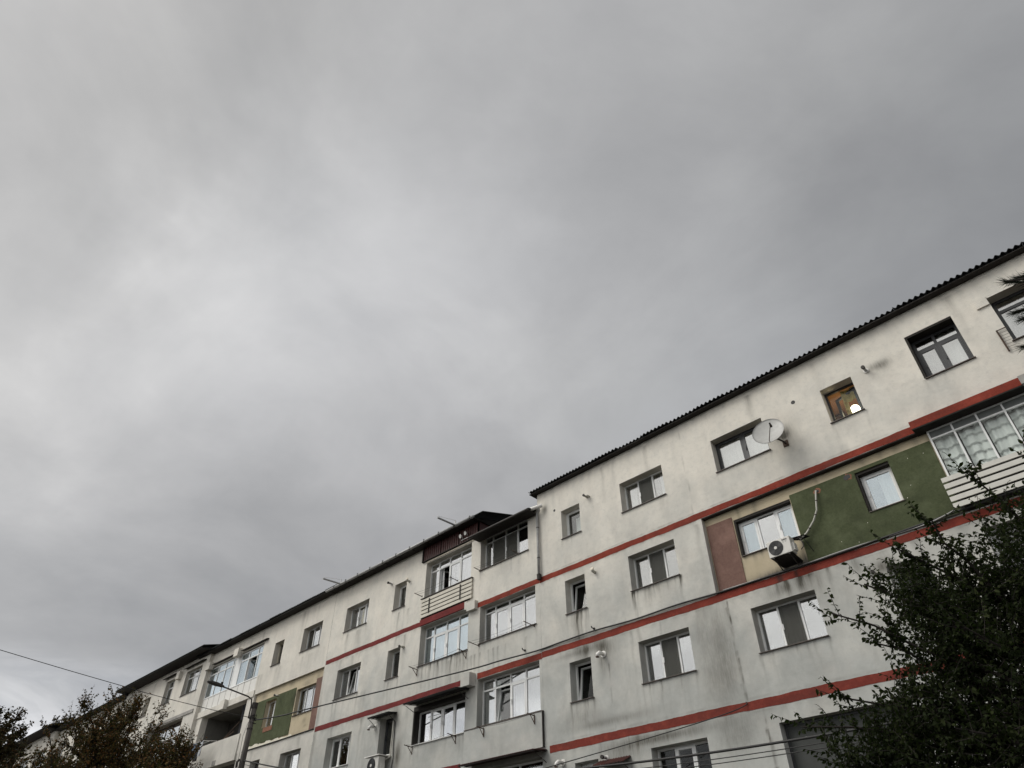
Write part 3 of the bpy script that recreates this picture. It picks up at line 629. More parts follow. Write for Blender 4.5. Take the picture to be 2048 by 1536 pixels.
MB().box(-22.0, -19.0, -.03, -.001, 14.41, 14.47).build('awning_housing', 'pvc_beige', B)
# two pale horn lamps on the cladding
for k, (u, z) in enumerate([(-19.66, 14.80), (-19.36, 14.83)]):
    fl = thing('floodlight', ['left one of two white round lamps on the dark red cladding', 'right one of two white round lamps on the dark red cladding'][k], 'lamp', group='white lamps on the red cladding')
    MB().disc((u, -.12, z), (-.2, -1, -.25), .05, .085, .07, 14).build('lamp_head', 'white_plastic', fl, smooth=False)
    MB().tube([(u, -.12, z), (u, -.05, z - .06)], .02, 6).build('mount', 'white_plastic', fl); place(fl, (u, -.05, z))
MB().box(-19.72, -19.32, -.075, -.058, 14.64, 14.665).build('lamp_bar', 'white_plastic', B)
# eave gutter and spouts
gut = MB().tube([(-29.3, -.44, 15.2), (-18.6, -.44, 15.2)], .062, 10); gut.build('gutter', 'galvanised', B, smooth=True)
for k in range(11):
    u = -28.6 + k * .98; MB().box(u, u + .03, -.51, -.2, 15.14, 15.275).build('gutter_bracket', 'iron_dark', B)
for k, u in enumerate([-28.05, -19.7]):
    sp = MB().tube([(u, -.44, 15.2), (u + .1, -1.5, 15.12)], .04, 8); sp.build('gutter_spout', 'galvanised', B)
    MB().tube([(u, -.46, 15.42), (u + .1, -1.48, 15.2)], .008, 5).tube([(u, -.46, 15.42), (u, -.46, 15.22)], .03, 6).build('spout_stay', 'white_plastic', B)
band(-28.97, -22.1, 11.70, 11.895, 'render_red_dark', blk=B); band(-22.09, -19.26, 11.69, 11.93, 'render_red_dark', y=-.06, blk=B)
band(-28.97, -19.3, 8.87, 9.07, 'render_red_dark', blk=B); band(-22.05, -19.3, 6.2, 6.36, 'render_red_dark', blk=B)
for (z0, z1) in ((11.55, 11.86),): MB().box(-19.255, -19.128, -.16, -.001, z0, z1).build('corbel', 'plaster_a', B)
window(B, opsB[0], .36, cols=(), sashes=(0,), glass='glass_clear', curtains=[('curtain_grey', 0, 1, .5, 1, 0)]); 
window(B, opsB[1], .36, cols=(.335, .665), sashes=(1,), glass='glass_bright', glasses={1: 'glass_clear'}, curtains=[('curtain_yellow', .34, .5, 0, 1, 0)])
window(B, opsB[2], .36, cols=(), sashes=(), glass='glass_clear')
window(B, opsB[3], .36, cols=(.30, .62), sashes=(), tilt=(1,), glass='glass_bright', glasses={1: 'glass_clear'})
window(B, opsB[4], .36, cols=(), sashes=(0,), mat='pvc_dark', glass='glass_clear', sill='sill_white')
window(B, opsB[5], .36, cols=(.36, .72), sashes=(0,), glass='glass_clear', sill='sill_white', glasses={1: 'glass'})
window(B, g4, .34, cols=(.19, .425, .667), transom=.34, sashes=(2,), open_=(1,), glass='glass_bright', curtains=[('curtain_white', 0, .24, 0, 1, 0), ('curtain_white', .52, 1, 0, 1, 0)])
window(B, g3, .34, cols=(.2, .46, .72), transom=.42, sashes=(1, 2), glass='glass_blue', curtains=[('curtain_white', 0, 1, 0, 1, 0)], label='loggia glazing with white curtains')
window(B, g2, .34, reveal_shade=2.2, cols=(.235, .47, .707), sashes=(1, 2), glass='glass_bright', glasses={1: 'glass'}, sill='sill_white', curtains=[('curtain_grey', .27, .5, 0, 1, 0)])
window(B, g1, .34, cols=(.27, .5, .75), sashes=(), glass='glass_clear')
window(B, opsB[10], .36, cols=(), sashes=()); window(B, opsB[11], .36)
# slatted parapet of the top loggia
MB().box(-22.08, -19.13, -.02, -.002, 11.97, 12.80).build('parapet_backing', 'soffit_dark', B)
for i in range(5):
    z = 12.0 + i * .162; MB().box(-22.09, -18.97, -.075, -.05, z, z + .12).build('slat', 'slat_cream', B)
for u in (-21.55, -19.65): MB().box(u, u + .045, -.105, -.077, 12.1, 12.7).build('slat_post', 'iron_dark', B)
MB().box(-22.12, -18.96, -.10, -.0, 12.805, 12.83).build('parapet_cap', 'sill_metal', B)

# ================================================================== BLOCK C
Cc = thing('apartment_block', 'cream block with green and mauve panels behind the street lamp pole', 'apartment building', group='joined blocks of the terrace')
dC = Dirt(31)
cS = (-34.35, -33.45); cT = (-31.6, -29.88); lg = (-41.78, -35.62, 11.9, 14.36)
recC = (-35.44, -29.04, 9.03, 11.66); og = (-41.2, -36.13, 9.95, 11.58); og2 = (-41.2, -35.9, 6.9, 8.74)
opsC = [(*cT, 12.87, 14.04), (*cS, 12.82, 14.0), (*cT, 7.2, 8.4), (*cS, 7.0, 8.45), lg, recC, og, og2]
for o_ in opsC[:4]: dC.sill(o_[0], o_[1], o_[2], 5, .35, .6)
for i in range(40): dC.streak(dC.r.uniform(-41, -29.1), dC.r.choice([15, 12.6, 8.9]), dC.r.uniform(.05, .15), dC.r.uniform(.4, 1.4), dC.r.uniform(.06, .22))
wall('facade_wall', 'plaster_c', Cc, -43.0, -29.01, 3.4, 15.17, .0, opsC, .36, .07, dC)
MB().box(-43.0, -29.01, 0, .36, -1, 3.4).build('plinth_wall', 'concrete', Cc)
shell(Cc, -42.9, -29.05, 15.1, 2.2)
roof(Cc, -43.3, -29.12, 15.17, .46)
window(Cc, opsC[0], .36, cols=(.33, .62), sashes=(), glass='glass_bright', glasses={0: 'glass_clear'})
window(Cc, opsC[1], .36, cols=(), sashes=(), mat='pvc_beige', glass='glass_clear')
window(Cc, opsC[2], .36, cols=(.33, .66), sashes=(), glass='glass'); window(Cc, opsC[3], .36, cols=(), sashes=(), glass='glass_clear', mat='pvc_dark')
dO = Dirt(33)
for i in range(30): dO.blob(dO.r.uniform(-35, -29), dO.r.uniform(9, 11.6), dO.r.uniform(.1, .4), dO.r.uniform(.05, .2), dO.r.uniform(.1, .35))
cw = (-31.36, -29.72, 9.95, 11.12); cs = (-34.2, -33.2, 9.88, 11.1)
wall('old_wall', 'plaster_old', Cc, -35.42, -29.05, 9.04, 11.65, .12, [cw, cs], .26, .08, dO)
wall('render_panel', 'render_green', Cc, -35.15, -31.45, 9.2, 11.24, .10, [cs], .02, .08, dO, thick=.02)['label'] = 'green render panel'
wall('render_panel', 'render_mauve', Cc, -29.70, -29.05, 9.10, 11.28, .10, [], .02, .08, dO, thick=.02)['label'] = 'mauve render panel'
fm = MB(); n = 34; r_ = random.Random(4); pr = []
for i in range(n + 1): pr.append((-35.2 + i * 4.1 / n, 9.06 + (.17 - .10 * i / n) + r_.uniform(-.045, .045)))
for (u, z) in pr: fm.v += [(u, .092, 9.04), (u, .092, z)]
for i in range(n): fm.f.append((2 * i, 2 * i + 2, 2 * i + 3, 2 * i + 1))
fm.build('foam_edge', 'foam', Cc)
MB().box(-33.95, -33.1, .085, .099, 9.66, 9.86).build('broken_render', 'brick_raw', Cc)
MB().box(-35.44, -29.04, -.03, .12, 9.0, 9.03).build('ledge', 'soffit_dark', Cc)
window(Cc, cw, .26, y=.12, cols=(.36, .68), sashes=(), glass='glass_bright', glasses={0: 'glass_clear'}, curtains=[('curtain_grey', .3, .66, 0, 1, 0)])
window(Cc, cs, .26, y=.12, cols=(.55,), sashes=(), glass='glass', sill=None)
# glazed loggia with white panels
window(Cc, (-41.78, -38.78, 12.62, 14.3), .13, cols=(.33, .63, .92), transom=.4, sashes=(), glass='glass_blue', glasses={i: 'glass_blue' for i in range(4)}, curtains=[('curtain_white', .1, 1, 0, 1, 0)], sill=None, fw=.06)
window(Cc, (-38.14, -35.62, 12.62, 14.3), .13, cols=(.37, .76), transom=.42, sashes=(), open_=(1,), glass='glass_blue', curtains=[('curtain_white', 0, .33, 0, 1, 0), ('curtain_white', .66, 1, 0, 1, 0)], sill=None, fw=.06)
for i in range(9):
    a = -41.78 + i * .6844; MB().box(a + .022, a + .662, .03 + .003 * (i % 2), .07, 11.9, 12.59).build('balcony_panel', 'panel_white', Cc)
MB().box(-41.78, -35.62, .1, .12, 11.9, 12.59).build('panel_backing', 'iron_dark', Cc)
MB().box(-41.78, -35.62, .01, .11, 12.595, 12.63).build('panel_rail', 'pvc_white', Cc)
MB().box(-38.78, -38.14, .08, .16, 12.63, 14.35).build('loggia_pier', 'pvc_white', Cc)
MB().box(-41.9, -35.5, -.05, .35, 11.585, 11.895).build('balcony_beam', 'plaster_c', Cc)
for (u, z0, z1) in ((-38.75, 11.46, 11.93), (-38.6, 14.2, 14.62), (-42.0, 14.2, 14.62)): MB().box(u, u + .5, -.26, -.052 if z0 < 12 else -.001, z0, z1).build('corbel', 'plaster_c', Cc)
for (a, b) in ((-41.4, -38.7), (-38.0, -35.2)): MB().add([(a, -.0, 14.50), (b, 0, 14.50), (b, -.16, 14.45), (a, -.16, 14.45), (a, 0, 14.46), (b, 0, 14.46), (b, -.16, 14.42), (a, -.16, 14.42)], [(0, 1, 2, 3), (4, 7, 6, 5), (3, 2, 6, 7), (0, 3, 7, 4), (1, 5, 6, 2)]).build('rain_canopy', 'soffit_dark', Cc)
# open loggia
for (q, zz0, zz1) in ((og, 9.95, 11.58), (og2, 6.9, 8.74)):
    r = MB(); a, b = q[0], q[1]; y0, y1 = .36, 1.7
    r.add([(a, y0, zz0 - .9), (b, y0, zz0 - .9), (b, y0, zz1), (a, y0, zz1), (a, y1, zz0 - .9), (b, y1, zz0 - .9), (b, y1, zz1), (a, y1, zz1)], [(4, 5, 6, 7), (0, 4, 7, 3), (1, 2, 6, 5), (3, 7, 6, 2), (0, 1, 5, 4)]); r.build('loggia_recess', 'loggia_paint', Cc)
MB().box(-41.15, -36.2, 1.62, 1.68, 9.1, 11.5).build('loggia_screen', 'interior', Cc)
MB().box(-38.9, -36.4, 1.55, 1.61, 9.9, 10.9).build('loggia_window', 'slat_cream', Cc)
MB().box(-37.35, -36.3, .45, .6, 9.1, 10.7).build('stored_sheet', 'cloth_black', Cc)
MB().box(-36.95, -36.85, .42, .5, 9.1, 11.45).build('loggia_post', 'pvc_white', Cc)
MB().tube([(-38.8, .3, 10.0), (-37.2, .35, 10.75)], .02, 6).tube([(-38.6, .2, 9.96), (-37.4, .25, 10.3)], .025, 6).build('stored_pole', 'rusty', Cc)
MB().box(-36.8, -36.35, .35, .7, 9.1, 10.25).build('stored_box', 'brick_raw', Cc)
MB().box(-38.2, -37.5, .5, .9, 9.1, 10.1).build('stored_cabinet', 'slat_cream', Cc)
MB().add([(-37.1, .3, 11.5), (-36.5, .3, 11.5), (-36.45, .32, 10.7), (-36.7, .34, 10.85), (-37.05, .3, 10.75)], [(0, 1, 2, 3), (0, 3, 4)]).build('hanging_cloth', 'cloth_black', Cc)
MB().box(-41.2, -36.0, -.05, .1, 9.06, 9.945).build('balcony_parapet', 'plaster_c', Cc)
MB().box(-41.25, -35.95, -.08, .3, 8.745, 9.055).build('balcony_beam', 'plaster_c', Cc)
MB().box(-38.3, -37.95, -.1, -.082, 8.78, 9.0).build('vent_cover', 'concrete', Cc)
# laundry on the parapet
rk = thing('clothes_rack', 'clothes line on two arms in front of the open loggia, left of the lamp pole', 'clothes rack')
MB().tube([(-38.4, -.05, 9.95), (-38.6, -.75, 9.9)], .014, 5).tube([(-41, -.05, 9.95), (-41.2, -.75, 9.9)], .014, 5).build('arm', 'white_plastic', rk)
MB().tube([(-38.6, -.72, 9.9), (-41.2, -.72, 9.9)], .008, 5).tube([(-38.5, -.4, 9.92), (-41.1, -.4, 9.92)], .008, 5).build('line', 'white_plastic', rk); place(rk, (-39.7, -.4, 9.9))
lab = ['black garment hanging at the left of the loggia line', 'black garment hanging beside the blue cloth', 'blue grey cloth on the loggia line', 'dark trousers on the loggia line', 'pale cloth nearest the parapet corner']
for i, (u, w, L, mt) in enumerate([(-40.9, .5, .75, 'cloth_black'), (-40.25, .5, .8, 'cloth_black'), (-39.7, .4, .75, 'cloth_blue'), (-39.2, .4, .9, 'cloth_black'), (-38.8, .28, .7, 'cloth_pale')]):
    b = MB(); nx, nz = 8, 6
    for s_ in (0, 1):
        for j in range(nz + 1):
            for k in range(nx + 1): b.v.append((u + w * k / nx, -.72 + .03 * math.sin(k * 1.7 + i) * (j / nz) + s_ * .012, 9.9 - L * j / nz - .02 * math.sin(k * 2.)))
    st = (nx + 1) * (nz + 1)
    for s_ in (0, 1):
        for j in range(nz):
            for k in range(nx):
                a = s_ * st + j * (nx + 1) + k; b.f.append((a, a + 1, a + nx + 2, a + nx + 1))
    tag(b.build('laundry', mt, smooth=True), lab[i], 'laundry', 'washing on the line')

# ================================================================== BLOCK D and the far ones
D_ = thing('apartment_block', 'cream block with thick dark eave, left of the lamp pole behind the tree', 'apartment building', group='joined blocks of the terrace')
dD = Dirt(41); yD = -.2; zo = -.03
w1 = (-44.75, -42.62, 13.30, 14.72); w0 = (-47.55, -46.25, 13.30, 14.70); wS = (-50.4, -49.55, 13.1, 14.25); wl = (-48.2, -43.4, 10.2, 11.95); wl2 = (-48.2, -43.2, 7.3, 9.0)
opsD = [w1, w0, wS, wl, wl2, (-53.2, -51.4, 13.1, 14.25), (-50.4, -49.55, 10.4, 11.5), (-53.2, -51.4, 10.4, 11.5)]
for o_ in opsD: dD.sill(o_[0], o_[1], o_[2], 4, .3, .6)
for i in range(30): dD.streak(dD.r.uniform(-54, -42), dD.r.choice([15, 12.6, 9.9]), dD.r.uniform(.08, .2), dD.r.uniform(.4, 1.4), dD.r.uniform(.06, .2))
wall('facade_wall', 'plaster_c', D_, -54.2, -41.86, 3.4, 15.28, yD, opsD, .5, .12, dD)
MB().add([(-41.86, yD, -1), (-41.86, .0, -1), (-41.86, .0, 15.28), (-41.86, yD, 15.28)], [(0, 1, 2, 3)]).build('return_wall', 'plaster_c', D_)
MB().box(-54.2, -41.86, yD, .3, -1, 3.4).build('plinth_wall', 'concrete', D_)
shell(D_, -54.1, -41.95, 15.2, 2.2)
roof(D_, -54.5, -41.5, 15.28, .8, y=yD, wavy=False, slope=rad(15))
window(D_, w1, .28, y=yD, cols=(.33, .66), transom=.4, sashes=(), glass='glass', glasses={0: 'glass_clear', 2: 'glass_bright'})
window(D_, w0, .28, y=yD, cols=(.5,), transom=.4, sashes=(), glass='glass_clear')
window(D_, wS, .28, y=yD, cols=(), sashes=(), glass='glass_clear', mat='pvc_beige')
window(D_, wl, .42, y=yD, cols=(.2, .4, .6, .8), sashes=(), glass='glass', mat='rusty', label='loggia glazing in dark frames')
window(D_, wl2, .42, y=yD, cols=(.25, .5, .75), sashes=(), glass='glass_clear')
for o_ in opsD[5:]: window(D_, o_, .3, y=yD, cols=(.5,), sashes=(), glass='glass')
for (a, b) in ((-44.9, -42.3), (-47.9, -46.1)): MB().add([(a, yD, 14.98), (b, yD, 14.98), (b, yD - .2, 14.9), (a, yD - .2, 14.9), (a, yD, 14.94), (b, yD, 14.94), (b, yD - .2, 14.87), (a, yD - .2, 14.87)], [(0, 1, 2, 3), (4, 7, 6, 5), (3, 2, 6, 7), (0, 3, 7, 4), (1, 5, 6, 2)]).build('rain_canopy', 'soffit_dark', D_)
MB().box(-45.75, -45.35, yD - .22, yD - .001, 14.45, 14.9).build('corbel', 'plaster_c', D_)
MB().box(-48.4, -42.2, yD - .05, yD - .001, 12.0, 12.18).build('ledge', 'concrete', D_)
MB().tube([(-48.2, yD - .12, 10.9), (-43.3, yD - .12, 10.9)], .07, 8).build('rolled_awning', 'panel_white', D_)
far = [('cream block with lower eave, mostly behind the brown trees at the left', -68.0, -54.2, 15.15, .5, 0.), ('far block with dark dormer roof and glazed loggias', -76.5, -68.0, 15.25, .9, -.3), ('farthest block at the left end of the terrace', -104, -76.5, 15.0, .7, -.2)]
for fi, (lb, a, b, zt, ov, y) in enumerate(far):
    F = thing('apartment_block', lb, 'apartment building', group='joined blocks of the terrace'); ops = []; n = int((b - a) / 3.3)
    for r in range(4):
        z = 12.9 - r * 2.72
        for k in range(n):
            c = a + (k + .5) * (b - a) / n; w = [.9, .45][(k + r * 0) % 2] if fi != 1 else 1.35
            ops.append((c - w, c + w, z - (.25 if fi == 1 else 0), z + 1.2))
    d = Dirt(50 + fi)
    for i in range(30): d.streak(d.r.uniform(a, b), d.r.uniform(5, 15), .15, 1., d.r.uniform(.1, .3))
    wall('facade_wall', 'plaster_c', F, a + .01, b - .01, 3.4, zt, y, ops, .35, .3, d)
    MB().box(a, b, y, y + .35, -1, 3.4).build('plinth_wall', 'concrete', F)
    MB().add([(b - .01, y, -1), (b - .01, .5, -1), (b - .01, .5, zt), (b - .01, y, zt)], [(0, 1, 2, 3)]).build('return_wall', 'plaster_c', F)
    shell(F, a + .1, b - .1, zt - .05, 2.2)
    roof(F, a - .2, b + .15, zt, ov, y=y, wavy=False, slope=rad(16))
    for q in ops[:2 * n]: window(F, q, .3, y=y, cols=(.33, .66) if q[1] - q[0] > 1.5 else (), transom=.35 if fi == 1 else 0, sashes=(), glass='glass', glasses={0: 'glass_clear'})
    rb = MB()
    for q in ops[2 * n:]: rb.box(q[0] + .001, q[1] - .001, y + .3, y + .33, q[2] + .001, q[3] - .001)
    rb.build('shaded_glazing', 'glass_clear', F)
    for r in (0, 1, 2):
        if fi: MB().box(a + .3, b - .3, y - .04, y - .001, 12.1 - r * 2.72, 12.3 - r * 2.72).build('ledge', 'concrete', F)

# ================================================================== things fixed on the facades
def flue(u, z, kind, label, y=0.):
    t = thing('flue_pipe', label, 'flue pipe', group='heater flues on the facade')
    if kind == 'steel':
        MB().disc((u, y - .002, z), (0, -1, 0), .075, .07, .03, 20).build('flange', 'white_plastic', t)
        MB().tube([(u, y - .03, z), (u - .0, y - .20, z + .0)], .04, 14).build('pipe', 'galvanised', t, smooth=True); MB().disc((u, y - .195, z), (0, -1, 0), .052, .052, .05, 14).build('cap', 'iron_dark', t)
    elif kind == 'twin':
        MB().tube([(u - .05, y, z - .02), (u - .05, y - .18, z - .02)], .038, 12).build('pipe', 'tube_cream', t, smooth=True); MB().tube([(u + .05, y, z - .04), (u + .05, y - .13, z - .04)], .036, 12).build('pipe', 'tube_cream', t, smooth=True)
        MB().disc((u - .05, y - .18, z - .02), (0, -1, 0), .045, .045, .03, 12).build('cap', 'iron_dark', t)
    elif kind == 'elbow':
        MB().disc((u, y - .002, z), (0, -1, 0), .10, .095, .03, 18).build('flange', 'white_plastic', t)
        MB().tube([(u, y - .03, z), (u, y - .22, z), (u - .02, y - .27, z - .05), (u - .03, y - .28, z - .12)], .058, 12).build('pipe', 'white_plastic', t, smooth=True)
        MB().disc((u - .03, y - .28, z - .115), (0, 0, -1), .055, .055, .03, 12).build('cap', 'rusty', t)
    else:
        MB().tube([(u, y, z - .06), (u, y - .12, z - .05), (u, y - .15, z + .0)], .05, 12).build('pipe', 'tube_cream', t, smooth=True)
        MB().disc((u, y - .13, z + .01), (0, -1, .3), .065, .065, .04, 14).build('cap', 'pvc_beige', t)
    place(t, (u, y, z))
flue(-3.05, 13.82, 'steel', 'steel flue with white flange right of the lit window')
flue(-13.0, 14.0, 'twin', 'twin flue at the top right of the highest small window right of the drainpipe')
flue(-12.98, 11.18, 'cap', 'beige round flue above the tilted small window under the upper red band')
flue(-12.92, 8.47, 'elbow', 'white elbow flue at the sooty corner of the small window below the black cable')
flue(-24.42, 14.22, 'steel', 'flue left of the top small window on the middle block')
flue(-23.12, 14.0, 'cap', 'short capped pipe right of the top small window on the middle block')
flue(-23.10, 11.15, 'twin', 'dark vent right of the small window under the dark red band')
flue(-24.45, 8.33, 'elbow', 'flue left of the narrow window with the small canopy')
flue(-4.6, 8.44, 'twin', 'sooty vent at the corner of the window behind the pear tree')
flue(-14.75, 5.78, 'elbow', 'white flue left of the lowest small window by the wires')
flue(-13.12, 5.68, 'steel', 'dark flue right of the lowest small window by the wires')
flue(-32.9, 11.15, 'twin', 'vent above the small window of the green panel behind the pole')
for k, (u, z) in enumerate([(-16.22, 9.36), (-13.2, 9.32)]):
    t = thing('cable_hook', ['cable hook under the glazed loggia, above the black cable', 'cable hook below the tilted small window, above the black cable'][k], 'hook', group='cable hooks')
    MB().tube([(u, 0, z), (u, -.12, z), (u, -.14, z + .05)], .02, 6).build('hook', 'iron_dark', t); MB().disc((u, 0, z), (0, -1, 0), .04, .04, .02, 10).build('plate', 'iron_dark', t); place(t, (u, 0, z))

# satellite dish
sd = thing('satellite_dish', 'grey satellite dish on the wall in front of the dark framed window', 'satellite dish')
b = MB(); rings, n = 8, 36; ctr = Vector((-5.94, -.52, 12.93)); ax = Vector((.16, -.93, .26)).normalized(); e1 = ax.cross(Vector((0, 0, 1))).normalized(); e2 = e1.cross(ax)
for s_ in (0, 1):
    for i in range(rings + 1):
        rr = .455 * i / rings
        for k in range(n):
            an = 2 * math.pi * k / n; b.v.append(tuple(ctr + e1 * rr * math.cos(an) + e2 * rr * math.sin(an) * 1.06 + ax * (.42 * rr * rr - .015 * s_)))
st = (rings + 1) * n
for s_ in (0, 1):
    for i in range(rings):
        for k in range(n):
            a0 = s_ * st + i * n + k; a1 = s_ * st + i * n + (k + 1) % n; b.f.append((a0, a1, a1 + n, a0 + n) if s_ else (a0, a0 + n, a1 + n, a1))
for k in range(n): b.f.append((rings * n + k, rings * n + (k + 1) % n, st + rings * n + (k + 1) % n, st + rings * n + k))
b.build('reflector', 'dish_grey', sd, smooth=True)
low = ctr + e2 * (-.49 if e2.z > 0 else .49) + ax * .1; lnb = Vector((-5.66, -1.02, 12.82))
MB().tube([low, low + ax * .08 - e2 * .03, lnb], .012, 6).build('feed_arm', 'rusty', sd)
MB().disc(lnb - ax * .02, ax * -1, .035, .03, .07, 12).tube([lnb, lnb + ax * .05 + e2 * .02], .025, 8).build('receiver', 'iron_dark', sd)
MB().tube([ctr - ax * .02, ctr - ax * .12, (-5.75, -.15, 12.72), (-5.75, 0, 12.72)], .025, 8).build('mount', 'iron_dark', sd); MB().box(-5.83, -5.67, -.015, -.001, 12.62, 12.82).build('wall_plate', 'rusty', sd)
place(sd, (-5.75, 0, 12.72))

# air conditioners
def ac(x0, x1, yf, yb, z0, z1, label):
    t = thing('air_conditioner', label, 'air conditioner', group='outdoor air conditioning units')
    bd = MB().box(x0, x1, yf, yb, z0, z1).build('body', 'ac_body', t); bv = bd.modifiers.new('b', 'BEVEL'); bv.width = .012; bv.segments = 2
    w = x1 - x0; h = z1 - z0; cx_, cz = x0 + w * .36, (z0 + z1) / 2; r = h * .455
    MB().disc((cx_, yf - .001, cz), (0, -1, 0), r, r, .006, 32).build('fan_opening', 'ac_grille', t)
    g = MB()
    for k in range(7): 
        rr = r * (.25 + .11 * k); pts = [(cx_ + rr * math.cos(a_ * math.pi / 12), yf - .014, cz + rr * math.sin(a_ * math.pi / 12)) for a_ in range(25)]; g.tube(pts, .0035, 4, cap=False)
    for k in range(6): a_ = k * math.pi / 3; g.tube([(cx_ + r * .2 * math.cos(a_), yf - .016, cz + r * .2 * math.sin(a_)), (cx_ + r * math.cos(a_), yf - .016, cz + r * math.sin(a_))], .004, 4)
    g.build('fan_guard', 'pvc_dark', t)
    MB().disc((cx_, yf - .012, cz), (0, -1, 0), r * .22, r * .2, .014, 18).build('fan_hub', 'ac_body', t)
    MB().box(x1 - w * .2, x1 - w * .02, yf - .003, yf, z0 + h * .08, z1 - h * .5).build('front_panel', 'ac_body', t)
    MB().box(x1 + .001, x1 + .05, yb - .2, yb - .03, z0 + .06, z0 + h * .6).build('valve_cover', 'ac_body', t)
    for q in (x0 + .08, x1 - .12): MB().box(q, q + .04, yf + .01, 0.13 if z0 > 8 else 0, z0 - .04, z0 - .002).box(q, q + .04, (.09 if z0 > 8 else -.04), (.13 if z0 > 8 else -.001), z0 - .32, z0 - .04).build('bracket', 'iron_dark', t)
    for q in (x0 + .1, x1 - .1): MB().tube([(q, yf + .05, z0 - .04), (q, .08 if z0 > 8 else -.02, z0 - .3)], .014, 6).build('brace', 'iron_dark', t)
    return t
a1 = ac(-6.89, -6.25, -.46, -.18, 9.41, 9.85, 'white air conditioner with round fan below the window beside the green panel')
def text(s, loc, size, mat, parent, bold=.0):
    c = bpy.data.curves.new('lettering', 'FONT'); c.body = s; c.size = size; c.extrude = .0015; c.offset = bold; o = bpy.data.objects.new('lettering', c); COL.objects.link(o)
    me = bpy.data.meshes.new_from_object(o); bpy.data.objects.remove(o); o = bpy.data.objects.new('lettering', me); COL.objects.link(o); me.materials.clear(); me.materials.append(MAT[mat])
    o.location = loc; o.rotation_euler = (rad(90), 0, 0); o.parent = parent; return o
text('beko', (-6.46, -.4625, 9.765), .07, 'rubber', a1, .0012)
MB().box(-6.46, -6.40, -.462, -.460, 9.735, 9.74).box(-6.385, -6.33, -.462, -.460, 9.735, 9.74).box(-6.45, -6.41, -.462, -.46, 9.71, 9.714).box(-6.38, -6.35, -.462, -.46, 9.71, 9.714).build('small_print', 'rubber', a1)
MB().tube([(-5.40, .10, 11.06), (-5.44, .06, 10.85), (-5.52, .055, 10.5), (-5.68, .055, 10.25), (-5.95, .05, 9.99), (-6.14, -.05, 9.84)], .025, 10).build('pipe_cover', 'tube_cream', a1, smooth=True)
for q in ((-5.46, .06, 10.75), (-5.60, .055, 10.38), (-5.85, .05, 10.08)): MB().disc(q, (.25, 0, .8), .036, .036, .02, 10).build('pipe_clip', 'sill_metal', a1)
MB().tube([(-6.14, -.06, 9.83), (-6.06, -.12, 9.70), (-6.05, -.16, 9.58), (-6.12, -.2, 9.5)], .014, 6).tube([(-6.16, -.22, 9.80), (-6.03, -.2, 9.83), (-5.97, -.1, 9.70), (-5.93, .1, 9.48)], .01, 6).build('hose', 'rubber', a1)
MB().add([(-6.5, -.2, 9.9), (-6.0, -.05, 9.93), (-5.9, .1, 9.9), (-6.2, .1, 9.88), (-6.05, -.1, 9.86)], [(0, 1, 3), (1, 2, 3), (0, 3, 4)]).build('cover_rag', 'cloth_black', a1)
MB().add([(-6.86, -.44, 9.40), (-6.27, -.44, 9.40), (-6.27, .12, 9.34), (-6.86, .12, 9.34), (-6.8, -.34, 9.39), (-6.3, -.34, 9.38), (-6.3, .12, 9.3), (-6.8, .12, 9.3)], [(0, 1, 2, 3), (4, 7, 6, 5), (0, 4, 5, 1), (1, 5, 6, 2), (0, 3, 7, 4)]).build('support_tray', 'soffit_dark', a1)
place(a1, (-6.5, -.3, 9.37))
a2 = ac(-23.95, -23.30, -.50, -.2, 6.55, 7.10, 'air conditioner in a cover below the narrow window with the small canopy')
MB().box(-24.14, -23.22, -.56, -.0, 7.12, 7.15).build('shelf', 'white_plastic', a2)
MB().tube([(-23.22, -.05, 8.35), (-23.20, -.06, 7.9), (-23.22, -.06, 7.35), (-23.16, -.08, 7.12), (-23.3, -.2, 7.0)], .028, 8).build('pipe_cover', 'tube_cream', a2, smooth=True)
MB().tube([(-23.13, -.03, 8.3), (-23.10, -.03, 7.5), (-23.05, -.03, 7.1), (-23.12, -.05, 6.4)], .016, 6).build('hose', 'rubber', a2)
place(a2, (-23.6, -.3, 6.55))

# awnings
def awning(u0, u1, zt, zb, out, label, mat='roof_sheet', mat2='iron_dark', y=0.):
    t = thing('awning', label, 'awning', group='corrugated window canopies'); k = 6; p = .09; n = int((u1 - u0) / p * k); b = MB()
    for s_ in (0, .008):
        for q, (yy, zz) in enumerate(((y - .002, zt), (y - out, zb))):
            for i in range(n + 1): b.v.append((u0 + (u1 - u0) * i / n, yy, zz + .014 * math.cos(2 * math.pi * i / k) + s_))
    r = n + 1
    for i in range(n): b.f += [(i, i + 1, i + 1 + r, i + r), (i + 2 * r, i + 3 * r, i + 3 * r + 1, i + 2 * r + 1), (i + r, i + r + 1, i + 3 * r + 1, i + 3 * r)]
    b.build('canopy_sheet', mat, t)
    for u in (u0 + .06, u1 - .06): MB().tube([(u, y, zt - .34), (u, y - out + .03, zb - .02), (u, y, zt - .04)], .014, 6).build('bracket', mat2, t)
    MB().tube([(u0, y - out + .04, zb - .025), (u1, y - out + .04, zb - .025)], .014, 6).tube([(u0, y - out * .5, (zt + zb) / 2 - .03), (u1, y - out * .5, (zt + zb) / 2 - .03)], .012, 6).build('frame', mat2, t)
    place(t, ((u0 + u1) / 2, y, zt)); return t
awning(-21.95, -18.95, 8.69, 8.60, .66, 'dark corrugated canopy over the loggia window of the middle block', 'roof_sheet')
awning(-24.45, -23.1, 8.64, 8.58, .45, 'small dark canopy over the narrow window', 'roof_sheet')
awning(-18.75, -15.35, 6.22, 6.15, .62, 'dark red corrugated canopy below the loggia parapet', 'cladding_red')
